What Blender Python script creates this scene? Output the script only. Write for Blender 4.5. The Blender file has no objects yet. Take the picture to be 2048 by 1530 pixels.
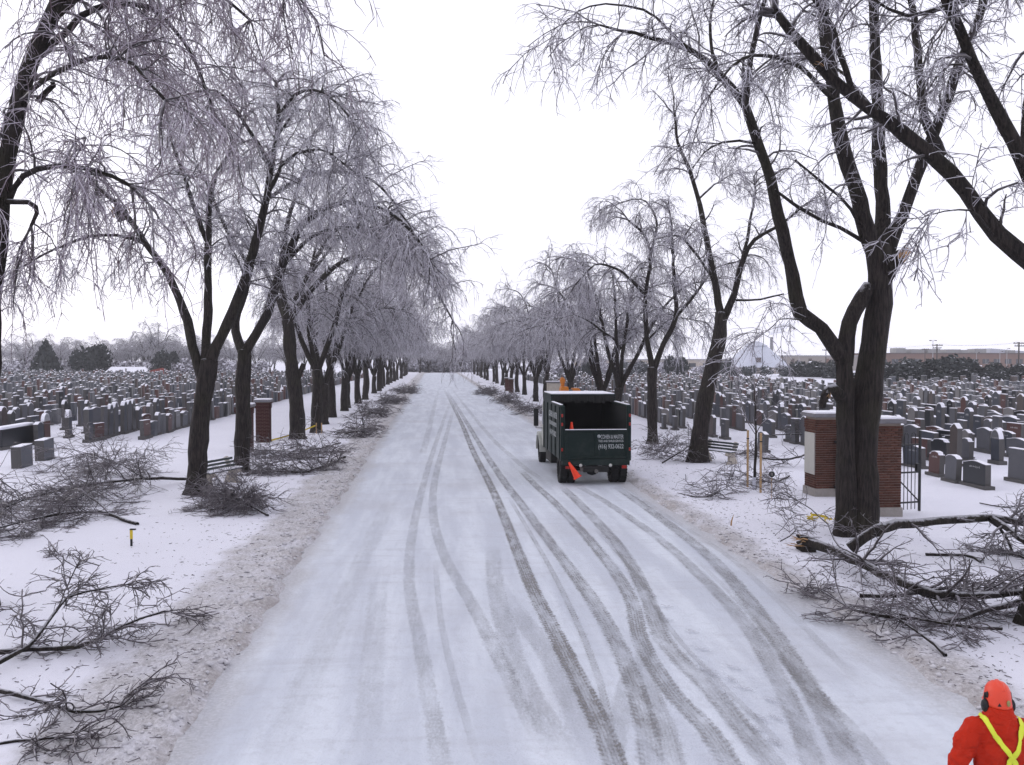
import bpy, bmesh, math, random
import numpy as np
from mathutils import Vector, Matrix

sc = bpy.context.scene
C = sc.collection
R = math.radians
rng = np.random.default_rng(7)
random.seed(7)

# ------------------------------------------------------------------ camera
F_PX, CX, CY = 1800.0, 1024.0, 765.0
CAM_H, YAW, PITCH = 4.4, math.atan(156 / 1800), math.atan(49 / 1800)
cam_d = bpy.data.cameras.new('camera')
cam = bpy.data.objects.new('camera', cam_d)
C.objects.link(cam)
cam.location = (0, 0, CAM_H)
cam.rotation_euler = (R(90) - PITCH, 0, -YAW)
cam_d.sensor_width = 36
cam_d.lens = 36 * F_PX / 2048
cam_d.clip_end = 6000
sc.camera = cam

# ------------------------------------------------------------------ overcast sky, soft sun
w = bpy.data.worlds.new('World')
sc.world = w
w.use_nodes = True
nt = w.node_tree
nt.nodes.clear()
out = nt.nodes.new('ShaderNodeOutputWorld')
bg = nt.nodes.new('ShaderNodeBackground')
sky = nt.nodes.new('ShaderNodeTexSky')
sky.sky_type = 'NISHITA'
sky.sun_disc = False
SUN_EL, SUN_AZ = R(22), R(-50)          # azimuth measured from the road direction, to the left
sky.sun_elevation = SUN_EL
sky.sun_rotation = SUN_AZ
sky.air_density = 1.0
sky.dust_density = 3.0
hs = nt.nodes.new('ShaderNodeHueSaturation')
hs.inputs['Saturation'].default_value = 0.35
mixw = nt.nodes.new('ShaderNodeMix')
mixw.data_type = 'RGBA'
mixw.inputs['Factor'].default_value = 0.82   # cloud cover: an even pale veil over the clear sky
mixw.inputs['B'].default_value = (10.9, 10.8, 12.1, 1)
nt.links.new(sky.outputs[0], hs.inputs['Color'])
nt.links.new(hs.outputs[0], mixw.inputs['A'])
nt.links.new(mixw.outputs['Result'], bg.inputs['Color'])
bg.inputs['Strength'].default_value = 0.13
nt.links.new(bg.outputs[0], out.inputs['Surface'])

sun_d = bpy.data.lights.new('sun', 'SUN')
sun_d.energy = 0.5
sun_d.angle = R(30)
sun_d.color = (1.0, 0.95, 0.9)
sun = bpy.data.objects.new('sun', sun_d)
C.objects.link(sun)
sd = Vector((math.sin(SUN_AZ) * math.cos(SUN_EL), math.cos(SUN_AZ) * math.cos(SUN_EL), math.sin(SUN_EL)))
sun.rotation_euler = sd.to_track_quat('Z', 'Y').to_euler()
sun.location = (0, 0, 60)

vs = sc.view_settings
vs.view_transform = 'Standard'
vs.look = 'None'
vs.exposure = -0.2
vs.gamma = 1
vs.use_curve_mapping = False
sc.render.engine = 'CYCLES'
sc.cycles.use_denoising = True
sc.cycles.use_adaptive_sampling = True
sc.cycles.adaptive_threshold = 0.03
sc.cycles.max_bounces = 5
sc.cycles.diffuse_bounces = 2
sc.cycles.glossy_bounces = 2
sc.cycles.transparent_max_bounces = 10

# ------------------------------------------------------------------ picture point -> place
cy_, sy_ = math.cos(YAW), math.sin(YAW)
cp_, sp_ = math.cos(PITCH), math.sin(PITCH)


def ray(x, y):
    a, b = (x - CX) / F_PX, -(y - CY) / F_PX
    f, u = cp_ + b * sp_, b * cp_ - sp_
    return Vector((a * cy_ + f * sy_, -a * sy_ + f * cy_, u))


def W(x, y, Y):
    d = ray(x, y)
    t = Y / d.y
    return Vector((d.x * t, Y, CAM_H + d.z * t))


def G(x, y, z=0.0):
    d = ray(x, y)
    t = (z - CAM_H) / d.z
    return Vector((d.x * t, d.y * t, z))


def proj(p):
    x, y, z = p[0], p[1], p[2] - CAM_H
    a = x * cy_ - y * sy_
    f0 = x * sy_ + y * cy_
    f = f0 * cp_ - z * sp_
    u = z * cp_ + f0 * sp_
    return CX + F_PX * a / f, CY - F_PX * u / f


# ------------------------------------------------------------------ scene helpers
def tag(o, label=None, cat=None, group=None, kind=None):
    if label: o['label'] = label
    if cat: o['category'] = cat
    if group: o['group'] = group
    if kind: o['kind'] = kind
    return o


def empty(name, loc=(0, 0, 0), rz=0.0, label=None, cat=None, group=None):
    o = bpy.data.objects.new(name, None)
    o.empty_display_size = 0.2
    C.objects.link(o)
    o.location = loc
    o.rotation_euler = (0, 0, rz)
    return tag(o, label, cat, group)


def link(name, me, parent=None, mat=None):
    o = bpy.data.objects.new(name, me)
    C.objects.link(o)
    if parent is not None: o.parent = parent
    if mat is not None and not me.materials: me.materials.append(mat)
    return o


def np_mesh(name, V, Q, smooth=True, mats=(), mi=None):
    """verts (n,3), quads (m,4)"""
    me = bpy.data.meshes.new(name)
    V = np.asarray(V, np.float32); Q = np.asarray(Q, np.int32)
    me.vertices.add(len(V)); me.vertices.foreach_set('co', V.ravel())
    k = Q.shape[1]
    me.loops.add(Q.size); me.loops.foreach_set('vertex_index', Q.ravel())
    me.polygons.add(len(Q))
    me.polygons.foreach_set('loop_start', np.arange(0, Q.size, k, dtype=np.int32))
    me.polygons.foreach_set('loop_total', np.full(len(Q), k, np.int32))
    if smooth: me.polygons.foreach_set('use_smooth', np.ones(len(Q), bool))
    for m in mats: me.materials.append(m)
    if mi is not None: me.polygons.foreach_set('material_index', np.asarray(mi, np.int32))
    me.update(calc_edges=True)
    return me


class MB:
    """collects simple solids, makes one mesh"""
    def __init__(s): s.v = []; s.f = []; s.sm = []

    def add(s, V, Fc, smooth=False):
        o = len(s.v); s.v += [tuple(p) for p in V]
        for f in Fc: s.f.append(tuple(i + o for i in f)); s.sm.append(smooth)
        return s

    def box(s, lo, hi, taper=None):
        (a, b, c), (d, e, f) = lo, hi
        V = [(a, b, c), (d, b, c), (d, e, c), (a, e, c), (a, b, f), (d, b, f), (d, e, f), (a, e, f)]
        if taper:
            mx, my = (a + d) / 2, (b + e) / 2
            V = V[:4] + [(mx + (x - mx) * taper, my + (y - my) * taper, z) for x, y, z in V[4:]]
        return s.add(V, [(0, 3, 2, 1), (4, 5, 6, 7), (0, 1, 5, 4), (1, 2, 6, 5), (2, 3, 7, 6), (3, 0, 4, 7)])

    def cboxb(s, c, d):
        return s.box([c[i] - d[i] / 2 for i in range(3)], [c[i] + d[i] / 2 for i in range(3)])

    def tube(s, pts, rad, n=8, cap=True, smooth=True):
        pts = [Vector(p) for p in pts]
        if not hasattr(rad, '__len__'): rad = [rad] * len(pts)
        V, Fc = [], []
        u = None
        for i, p in enumerate(pts):
            t = (pts[min(i + 1, len(pts) - 1)] - pts[max(i - 1, 0)]).normalized()
            if u is None:
                u = t.cross(Vector((0, 0, 1)) if abs(t.z) < 0.9 else Vector((1, 0, 0))).normalized()
            else:
                u = (u - t * u.dot(t)).normalized()
            v = t.cross(u)
            for k in range(n):
                a = 2 * math.pi * k / n
                V.append(p + (u * math.cos(a) + v * math.sin(a)) * rad[i])
        m = len(pts)
        for i in range(m - 1):
            for k in range(n):
                k2 = (k + 1) % n
                Fc.append((i * n + k, i * n + k2, i * n + n + k2, i * n + n + k))
        s.add(V, Fc, smooth)
        if cap:
            s.add(V[:n], [tuple(range(n))[::-1]]); s.add(V[-n:], [tuple(range(n))])
        return s

    def prism(s, prof, y0, y1):
        """outline in x,z extruded along y"""
        n = len(prof)
        V = [(x, y0, z) for x, z in prof] + [(x, y1, z) for x, z in prof]
        Fc = [tuple(range(n)), tuple(range(2 * n - 1, n - 1, -1))]
        for i in range(n):
            j = (i + 1) % n
            Fc.append((i, n + i, n + j, j))
        return s.add(V, Fc)

    def lathe(s, prof, c=(0, 0, 0), n=16, smooth=True):
        """(r,z) profile about z"""
        V, Fc = [], []
        for r, z in prof:
            for k in range(n):
                a = 2 * math.pi * k / n
                V.append((c[0] + r * math.cos(a), c[1] + r * math.sin(a), c[2] + z))
        for i in range(len(prof) - 1):
            for k in range(n):
                k2 = (k + 1) % n
                Fc.append((i * n + k, i * n + k2, i * n + n + k2, i * n + n + k))
        return s.add(V, Fc, smooth)

    def loft(s, rings, smooth=True, caps=True):
        n = len(rings[0]); V = [p for r in rings for p in r]; Fc = []
        for i in range(len(rings) - 1):
            for k in range(n):
                k2 = (k + 1) % n
                Fc.append((i * n + k, i * n + k2, i * n + n + k2, i * n + n + k))
        if caps: Fc += [tuple(range(n))[::-1], tuple(range((len(rings) - 1) * n, len(rings) * n))]
        return s.add(V, Fc, smooth)

    def mesh(s, name, bevel=0.0, seg=1):
        me = bpy.data.meshes.new(name)
        me.from_pydata(s.v, [], s.f)
        me.polygons.foreach_set('use_smooth', s.sm)
        if bevel:
            bm = bmesh.new(); bm.from_mesh(me)
            bmesh.ops.remove_doubles(bm, verts=bm.verts, dist=1e-5)
            ed = [e for e in bm.edges if len(e.link_faces) == 2 and e.calc_face_angle(0) > 0.6]
            bmesh.ops.bevel(bm, geom=ed, offset=bevel, segments=seg, affect='EDGES', profile=0.6)
            bm.to_mesh(me); bm.free()
        me.update()
        return me

    def obj(s, name, mat, parent=None, bevel=0.0, seg=1):
        me = s.mesh(name, bevel, seg)
        me.materials.append(mat)
        return link(name, me, parent)


# ------------------------------------------------------------------ materials
class NB:
    """tiny node-graph helper"""
    def __init__(s, name):
        s.m = bpy.data.materials.new(name); s.m.use_nodes = True
        s.t = s.m.node_tree; s.n = s.t.nodes
        s.b = s.n['Principled BSDF']; s.o = s.n['Material Output']

    def L(s, a, b): s.t.links.new(a, b)

    def val(s, x, sock):
        if hasattr(x, 'is_output'): s.L(x, sock)
        else: sock.default_value = x

    def math(s, op, a, b=None, clamp=False):
        n = s.n.new('ShaderNodeMath'); n.operation = op; n.use_clamp = clamp
        s.val(a, n.inputs[0])
        if b is not None: s.val(b, n.inputs[1])
        return n.outputs[0]

    def noise(s, scale, detail=3, rough=0.55, vec=None, dist=0.0):
        n = s.n.new('ShaderNodeTexNoise')
        n.inputs['Scale'].default_value = scale; n.inputs['Detail'].default_value = detail
        n.inputs['Roughness'].default_value = rough; n.inputs['Distortion'].default_value = dist
        if vec is not None: s.L(vec, n.inputs['Vector'])
        return n.outputs['Fac']

    def step(s, x, lo, hi, smooth=True):
        n = s.n.new('ShaderNodeMapRange'); n.interpolation_type = 'SMOOTHSTEP' if smooth else 'LINEAR'
        s.val(x, n.inputs['Value']); n.inputs['From Min'].default_value = lo; n.inputs['From Max'].default_value = hi
        return n.outputs['Result']

    def mix(s, f, a, b):
        n = s.n.new('ShaderNodeMix'); n.data_type = 'RGBA'
        s.val(f, n.inputs['Factor'])
        for v, k in ((a, 'A'), (b, 'B')):
            if hasattr(v, 'is_output'): s.L(v, n.inputs[k])
            else: n.inputs[k].default_value = (*v, 1)
        return n.outputs['Result']

    def scalev(s, vec, sx, sy, sz):
        n = s.n.new('ShaderNodeMapping'); s.L(vec, n.inputs['Vector'])
        n.inputs['Scale'].default_value = (sx, sy, sz); return n.outputs[0]

    def pos(s): return s.n.new('ShaderNodeNewGeometry').outputs['Position']
    def normal(s): return s.n.new('ShaderNodeNewGeometry').outputs['Normal']
    def objco(s): return s.n.new('ShaderNodeTexCoord').outputs['Object']
    def sep(s, v):
        n = s.n.new('ShaderNodeSeparateXYZ'); s.L(v, n.inputs[0]); return n.outputs

    def bump(s, h, strength=0.5, dist=0.05):
        n = s.n.new('ShaderNodeBump'); n.inputs['Strength'].default_value = strength
        n.inputs['Distance'].default_value = dist; s.L(h, n.inputs['Height'])
        s.L(n.outputs[0], s.b.inputs['Normal'])

    def set(s, color=None, rough=0.7, spec=0.3, metal=0.0):
        if color is not None:
            if hasattr(color, 'is_output'): s.L(color, s.b.inputs['Base Color'])
            else: s.b.inputs['Base Color'].default_value = (*color, 1)
        s.val(rough, s.b.inputs['Roughness']); s.b.inputs['Specular IOR Level'].default_value = spec
        s.b.inputs['Metallic'].default_value = metal
        return s.m


SNOW = (0.80, 0.80, 0.87)


def simple(name, col, rough=0.6, var=0.25, scale=6, snow=0.0, bump=0.0, spec=0.3, metal=0.0, bscale=None):
    b = NB(name); p = b.objco()
    n = b.noise(scale, 4, 0.6, p)
    dark = tuple(c * (1 - var) for c in col); lite = tuple(min(1, c * (1 + var)) for c in col)
    c = b.mix(n, dark, lite)
    if snow:
        nz = b.sep(b.normal())[2]
        n2 = b.noise(5, 4, 0.6, p)
        f = b.step(b.math('ADD', nz, b.math('MULTIPLY', b.math('SUBTRACT', n2, 0.5), 1.2)), 1.0 - snow, 1.15 - snow)
        c = b.mix(f, c, SNOW)
    if bump: b.bump(b.noise(bscale or scale * 4, 4, 0.6, p), bump, 0.02)
    return b.set(c, rough, spec, metal)


def mat_ground():
    b = NB('snow_ground'); p = b.pos(); x = b.sep(p)[0]
    wob = b.math('MULTIPLY', b.math('SUBTRACT', b.noise(0.55, 5, 0.65, p), 0.5), 1.7)
    xw = b.math('ADD', x, wob)
    left = b.math('MULTIPLY', b.step(xw, -4.75, -4.25), b.math('SUBTRACT', 1.0, b.step(x, -1.6, -1.0)))
    right = b.math('MULTIPLY', b.step(x, 5.4, 6.0), b.math('SUBTRACT', 1.0, b.step(xw, 7.2, 7.8)))
    band = b.math('ADD', left, right, True)
    edge = b.math('ADD', b.math('MULTIPLY', b.step(xw, -3.5, -2.9), b.math('SUBTRACT', 1.0, b.step(x, -1.5, -1.0))),
                  b.math('MULTIPLY', b.step(x, 5.0, 6.5), b.math('SUBTRACT', 1.0, b.step(xw, 6.8, 7.3))), True)
    big = b.noise(0.25, 4, 0.6, p)
    base = b.mix(big, (0.64, 0.64, 0.72), (0.74, 0.74, 0.81))
    sp = b.noise(17, 6, 0.8, b.scalev(p, 1, 0.7, 1))
    dirt = b.mix(b.step(sp, 0.40, 0.62), (0.35, 0.335, 0.345), (0.59, 0.575, 0.60))
    c = b.mix(b.math('MULTIPLY', band, b.step(b.noise(1.4, 5, 0.75, p), 0.15, 0.6)), base, dirt)
    c = b.mix(b.math('MULTIPLY', edge, b.math('MULTIPLY', b.step(b.noise(2.2, 5, 0.7, b.scalev(p, 1, 0.4, 1)), 0.42, 0.6), 0.5)), c, (0.27, 0.235, 0.215))
    # scattered bark crumbs near the trees
    cr = b.step(b.noise(21, 4, 0.8, p), 0.63, 0.70)
    near = b.math('MULTIPLY', b.step(x, -11, -5), b.math('SUBTRACT', 1.0, b.step(x, 9, 14)))
    patch = b.step(b.noise(0.5, 3, 0.6, p), 0.42, 0.62)
    c = b.mix(b.math('MULTIPLY', b.math('MULTIPLY', cr, near), b.math('MULTIPLY', patch, 0.75)), c, (0.17, 0.14, 0.13))
    h = b.math('ADD', b.math('MULTIPLY', sp, b.math('ADD', b.math('MULTIPLY', band, 0.9), 0.25)), b.noise(2.5, 4, 0.6, p))
    b.bump(h, 0.5, 0.06)
    return b.set(c, 0.75, 0.25)


def mat_road():
    b = NB('road_snow'); p = b.pos()
    st = b.noise(1.0, 5, 0.6, b.scalev(p, 1.6, 0.16, 1))
    st2 = b.noise(0.5, 4, 0.6, b.scalev(p, 0.5, 0.5, 1))
    c = b.mix(b.step(st, 0.36, 0.66), (0.53, 0.56, 0.635), (0.655, 0.69, 0.76))
    c = b.mix(b.math('MULTIPLY', b.step(st2, 0.48, 0.72), 0.45), c, (0.47, 0.475, 0.52))
    fine = b.noise(30, 3, 0.7, p)
    c = b.mix(b.math('MULTIPLY', b.step(fine, 0.58, 0.74), 0.35), c, (0.40, 0.385, 0.39))
    x = b.sep(p)[0]
    xw = b.math('ADD', x, b.math('MULTIPLY', b.math('SUBTRACT', b.noise(0.9, 6, 0.7, b.scalev(p, 1, 0.5, 1)), 0.5), 1.3))
    ed = b.math('ADD', b.math('SUBTRACT', 1.0, b.step(xw, -2.95, -2.25)), b.step(xw, 6.15, 6.75), True)
    sp = b.noise(17, 6, 0.8, p)
    c = b.mix(b.math('MULTIPLY', ed, 0.6), c, b.mix(b.step(sp, 0.4, 0.62), (0.28, 0.26, 0.255), (0.50, 0.48, 0.49)))
    # swept crosswise ripples
    rp = b.noise(1.0, 5, 0.65, b.scalev(p, 0.35, 2.4, 1))
    c = b.mix(b.math('MULTIPLY', b.step(rp, 0.5, 0.72), 0.35), c, (0.44, 0.45, 0.50))
    mot = b.noise(4.5, 6, 0.75, p)
    c = b.mix(b.math('MULTIPLY', b.step(mot, 0.50, 0.64), 0.30), c, (0.43, 0.44, 0.485))
    b.bump(b.math('ADD', fine, b.math('MULTIPLY', b.noise(3, 6, 0.7, p), 2.5)), 0.45, 0.05)
    return b.set(c, 0.7, 0.3)


def mat_track():
    b = NB('packed_tyre_track')
    uv = b.n.new('ShaderNodeUVMap').outputs[0]
    s = b.sep(uv); u, v = s[0], s[1]
    p = b.pos()
    a = b.math('ABSOLUTE', b.math('SUBTRACT', u, 0.5))              # 0 centre .. 0.5 edge
    rag = b.math('MULTIPLY', b.math('SUBTRACT', b.noise(16, 6, 0.8, p), 0.5), 0.62)
    edge = b.math('SUBTRACT', 1.0, b.step(b.math('ADD', a, rag), 0.30, 0.42))
    fade = b.n.new('ShaderNodeAttribute'); fade.attribute_name = 'fade'
    edge = b.math('MULTIPLY', edge, fade.outputs['Fac'])
    brk = b.step(b.noise(1.6, 6, 0.75, b.scalev(p, 2.2, 0.45, 1)), 0.30, 0.66)
    fine = b.step(b.noise(34, 6, 0.8, b.scalev(p, 1, 0.55, 1)), 0.40, 0.58)
    # tread lugs across the outer thirds, ribs along the middle
    lug = b.math('SINE', b.math('ADD', b.math('MULTIPLY', v, 52.0), b.math('MULTIPLY', a, 14.0)))
    lug = b.math('MULTIPLY', b.step(lug, 0.0, 0.3), b.step(a, 0.14, 0.20))
    rib = b.step(b.math('SINE', b.math('MULTIPLY', u, 50.0)), -0.3, 0.6)
    tread = b.math('ADD', b.math('MULTIPLY', lug, 0.55), b.math('MULTIPLY', rib, 0.25))
    oi = b.n.new('ShaderNodeObjectInfo')
    oc = b.n.new('ShaderNodeSeparateColor'); b.L(oi.outputs['Color'], oc.inputs[0])
    body = b.math('ADD', 0.28, b.math('MULTIPLY', fine, 0.5))
    body = b.math('ADD', body, b.math('MULTIPLY', tread, oc.outputs[1]))
    al = b.math('MULTIPLY', b.math('MULTIPLY', edge, b.math('ADD', 0.18, b.math('MULTIPLY', brk, 0.82))), body)
    al = b.math('MULTIPLY', al, oc.outputs[0], True)
    c = b.mix(b.noise(3, 4, 0.6, p), (0.27, 0.27, 0.285), (0.40, 0.395, 0.405))
    c = b.mix(oc.outputs[2], c, (0.215, 0.195, 0.18))
    b.L(al, b.b.inputs['Alpha'])
    b.bump(b.math('ADD', tread, b.math('MULTIPLY', fine, 0.6)), 0.6, 0.03)
    return b.set(c, 0.7, 0.25)


def mat_bark():
    b = NB('wet_bark'); p = b.objco()
    n = b.noise(3.4, 6, 0.7, b.scalev(p, 7, 7, 0.8))
    g = b.noise(1.1, 3, 0.5, p)
    c = b.mix(b.step(n, 0.32, 0.68), (0.005, 0.004, 0.004), (0.046, 0.036, 0.033))
    c = b.mix(b.math('MULTIPLY', b.step(g, 0.45, 0.7), 0.45), c, (0.030, 0.028, 0.015))
    nz = b.sep(b.normal())[2]
    f = b.step(b.math('ADD', nz, b.math('MULTIPLY', b.math('SUBTRACT', b.noise(4, 4, 0.7, p), 0.5), 1.3)), 0.62, 0.95)
    c = b.mix(b.math('MULTIPLY', f, 0.8), c, (0.62, 0.62, 0.68))
    b.bump(n, 1.0, 0.09)
    return b.set(c, 0.8, 0.25)


def mat_twig(name, dark, ice, amt, lo=0.25, hi=0.8):
    b = NB(name); p = b.objco()
    n = b.noise(1.5, 4, 0.7, p)
    nz = b.sep(b.normal())[2]
    f = b.math('MULTIPLY', b.step(b.math('ADD', b.math('MULTIPLY', nz, 0.45), n), lo, hi), amt)
    return b.set(b.mix(f, dark, ice), 0.35, 0.6)


def mat_brick_mortar(name):
    """far brickwork: joints too fine to build"""
    b = NB(name); t = b.n.new('ShaderNodeTexBrick')
    b.L(b.objco(), t.inputs['Vector'])
    return b


M = {}
M['ground'] = mat_ground()
M['road'] = mat_road()
M['track'] = mat_track()
M['bark'] = mat_bark()
M['frost'] = mat_twig('frosted_twigs', (0.085, 0.068, 0.08), (0.74, 0.725, 0.81), 0.92)
M['frost_purple'] = mat_twig('frosted_twigs_with_red_buds', (0.085, 0.046, 0.058), (0.60, 0.56, 0.655), 0.82)
M['branch'] = mat_twig('iced_branches', (0.035, 0.027, 0.029), (0.48, 0.46, 0.53), 0.55, 0.45, 1.05)
M['frost_haze'] = mat_twig('far_frosted_hazed_twigs', (0.13, 0.115, 0.13), (0.74, 0.73, 0.815), 0.93)  # frosted, and paler than near twigs: distance haze put into the colour
M['fallen'] = mat_twig('fallen_twigs', (0.036, 0.026, 0.031), (0.42, 0.39, 0.45), 0.42, 0.40, 1.1)
M['fresh_wood'] = simple('torn_fresh_wood', (0.36, 0.22, 0.11), 0.8, 0.6, 14, bump=0.4)
M['snow'] = simple('snow_cap', (0.80, 0.80, 0.87), 0.7, 0.06, 5, bump=0.4)
M['mortar'] = simple('mortar', (0.30, 0.25, 0.22), 0.9, 0.2, 8)
M['concrete'] = simple('old_concrete', (0.27, 0.25, 0.235), 0.85, 0.3, 5, bump=0.4)
M['pale_stone'] = simple('pale_stone', (0.40, 0.36, 0.31), 0.85, 0.25, 4, bump=0.4)
M['cap_stone'] = simple('cap_stone', (0.17, 0.165, 0.18), 0.8, 0.3, 5, snow=0.55, bump=0.3)
M['iron'] = simple('black_iron', (0.010, 0.011, 0.013), 0.45, 0.3, 9, spec=0.4)
M['plaque'] = simple('pale_plaque', (0.42, 0.41, 0.38), 0.7, 0.1, 5)


# ------------------------------------------------------------------ ground and road
def ground_z(x, y):
    x = np.asarray(x, float); y = np.asarray(y, float)
    und = 0.03 * np.sin(x * 0.31 + 1.3) * np.sin(y * 0.23) + 0.025 * np.sin(x * 0.9 + y * 0.6) * np.sin(y * 0.71 - x * 0.4)
    wl = 0.035 * np.sin(y * 0.9) + 0.03 * np.sin(y * 2.3 + 1) + 0.03 * np.sin(y * 5.1)
    wr = 0.04 * np.sin(y * 0.8 + 2) + 0.03 * np.sin(y * 2.1) + 0.03 * np.sin(y * 4.7)
    dl = -2.85 + wl - x          # >0 outside the left edge
    dr = x - (6.75 + wr)         # >0 outside the right edge
    d = np.maximum(dl, dr)
    s = np.clip((d + 0.12) / 0.42, 0, 1); s = s * s * (3 - 2 * s)
    lump = 0.05 * np.sin(x * 5.3 + 2 * np.sin(y * 1.7)) * np.sin(y * 4.1 + np.sin(x * 3.1)) + 0.02 * np.sin(x * 11 + y * 7) * np.sin(y * 9.3 - x * 6)
    near = np.exp(-np.clip(d - 0.3, 0, None) / 0.9)
    return -0.05 + s * (0.10 + (0.045 + lump) * near + und * np.clip(d / 2, 0, 1))


def build_ground():
    xs = np.concatenate([-np.geomspace(1000, 14, 30), np.arange(-13.5, -5.2, 0.4), np.arange(-5.2, -2.2, 0.09), np.arange(-2.2, 6.2, 0.7),
                         np.arange(6.2, 8.4, 0.09), np.arange(8.4, 15, 0.4), np.geomspace(15, 1000, 30)])
    ys = np.concatenate([np.arange(-60, 3, 3.0), np.arange(3, 28, 0.14), np.arange(28, 60, 0.35), np.arange(60, 130, 1.2), np.geomspace(130, 1300, 30)])
    X, Y = np.meshgrid(xs, ys)
    Z = ground_z(X, Y)
    V = np.stack([X, Y, Z], -1).reshape(-1, 3)
    nx, ny = len(xs), len(ys)
    i = (np.arange(ny - 1)[:, None] * nx + np.arange(nx - 1)[None]).ravel()
    Q = np.stack([i, i + 1, i + nx + 1, i + nx], -1)
    o = link('ground', np_mesh('ground', V, Q, True, [M['ground']]))
    tag(o, 'snow-covered ground of the cemetery and road verges', kind='structure')


build_ground()


def build_road():
    xs = np.linspace(-3.2, 7.2, 40); ys = np.concatenate([np.arange(-40, 60, 0.5), np.geomspace(60, 262, 60)])
    X, Y = np.meshgrid(xs, ys)
    Z = 0.008 * np.sin(X * 1.7 + 0.6) * np.sin(Y * 0.31) + 0.006
    V = np.stack([X, Y, Z], -1).reshape(-1, 3)
    nx, ny = len(xs), len(ys)
    i = (np.arange(ny - 1)[:, None] * nx + np.arange(nx - 1)[None]).ravel()
    o = link('road', np_mesh('road', V, np.stack([i, i + 1, i + nx + 1, i + nx], -1), True, [M['road']]))
    tag(o, 'wide straight road covered with driven-over snow', kind='structure')
    return o


road = build_road()


def catmull(P, step):
    P = np.asarray(P, float)
    if len(P) == 2:
        n = max(2, int(np.linalg.norm(P[1] - P[0]) / step) + 1)
        t = np.linspace(0, 1, n)[:, None]
        return P[0] * (1 - t) + P[1] * t
    E = np.vstack([2 * P[0] - P[1], P, 2 * P[-1] - P[-2]])
    out_ = []
    for i in range(1, len(E) - 2):
        p0, p1, p2, p3 = E[i - 1], E[i], E[i + 1], E[i + 2]
        n = max(2, int(np.linalg.norm(p2 - p1) / step))
        t = np.linspace(0, 1, n, endpoint=False)[:, None]
        out_.append(0.5 * (2 * p1 + (p2 - p0) * t + (2 * p0 - 5 * p1 + 4 * p2 - p3) * t ** 2 + (3 * p1 - p0 - 3 * p2 + p3) * t ** 3))
    out_.append(P[-1:])
    return np.vstack(out_)


def tyre_track(pix, width, col, z):
    P = [G(x, y)[:2] for x, y in pix]
    d = np.array(P[-1]) - np.array(P[-2])
    P = catmull(P, 0.3)
    n = len(P)
    T = np.gradient(P, axis=0); T /= np.linalg.norm(T, axis=1)[:, None]
    N = np.stack([T[:, 1], -T[:, 0]], -1)
    nu = 4
    V, uv = [], []
    s = np.concatenate([[0], np.cumsum(np.linalg.norm(np.diff(P, axis=0), axis=1))])
    for k in range(nu + 1):
        q = P + N * (k / nu - 0.5) * width
        zz = 0.008 * np.sin(q[:, 0] * 1.7 + 0.6) * np.sin(q[:, 1] * 0.31) + 0.006 + z
        V.append(np.column_stack([q, zz])); uv.append(np.column_stack([np.full(n, k / nu), s]))
    V = np.stack(V, 1).reshape(-1, 3); uv = np.stack(uv, 1).reshape(-1, 2)
    i = (np.arange(n - 1)[:, None] * (nu + 1) + np.arange(nu)[None]).ravel()
    Q = np.stack([i, i + 1, i + nu + 2, i + nu + 1], -1)
    me = np_mesh('tyre_track', V, Q, True, [M['track']])
    l = me.uv_layers.new(name='UVMap')
    l.data.foreach_set('uv', uv[Q.ravel()].astype(np.float32).ravel())
    fd = np.clip(np.minimum(s / (2.5 if s[-1] < 40 else .6 * s[-1]), (s[-1] - s) / 1.5), 0, 1)
    at = me.attributes.new('fade', 'FLOAT', 'POINT'); at.data.foreach_set('value', np.repeat(fd, nu + 1).astype(np.float32))
    o = link('tyre_track', me, road)
    o.color = (*col, 1)


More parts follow.
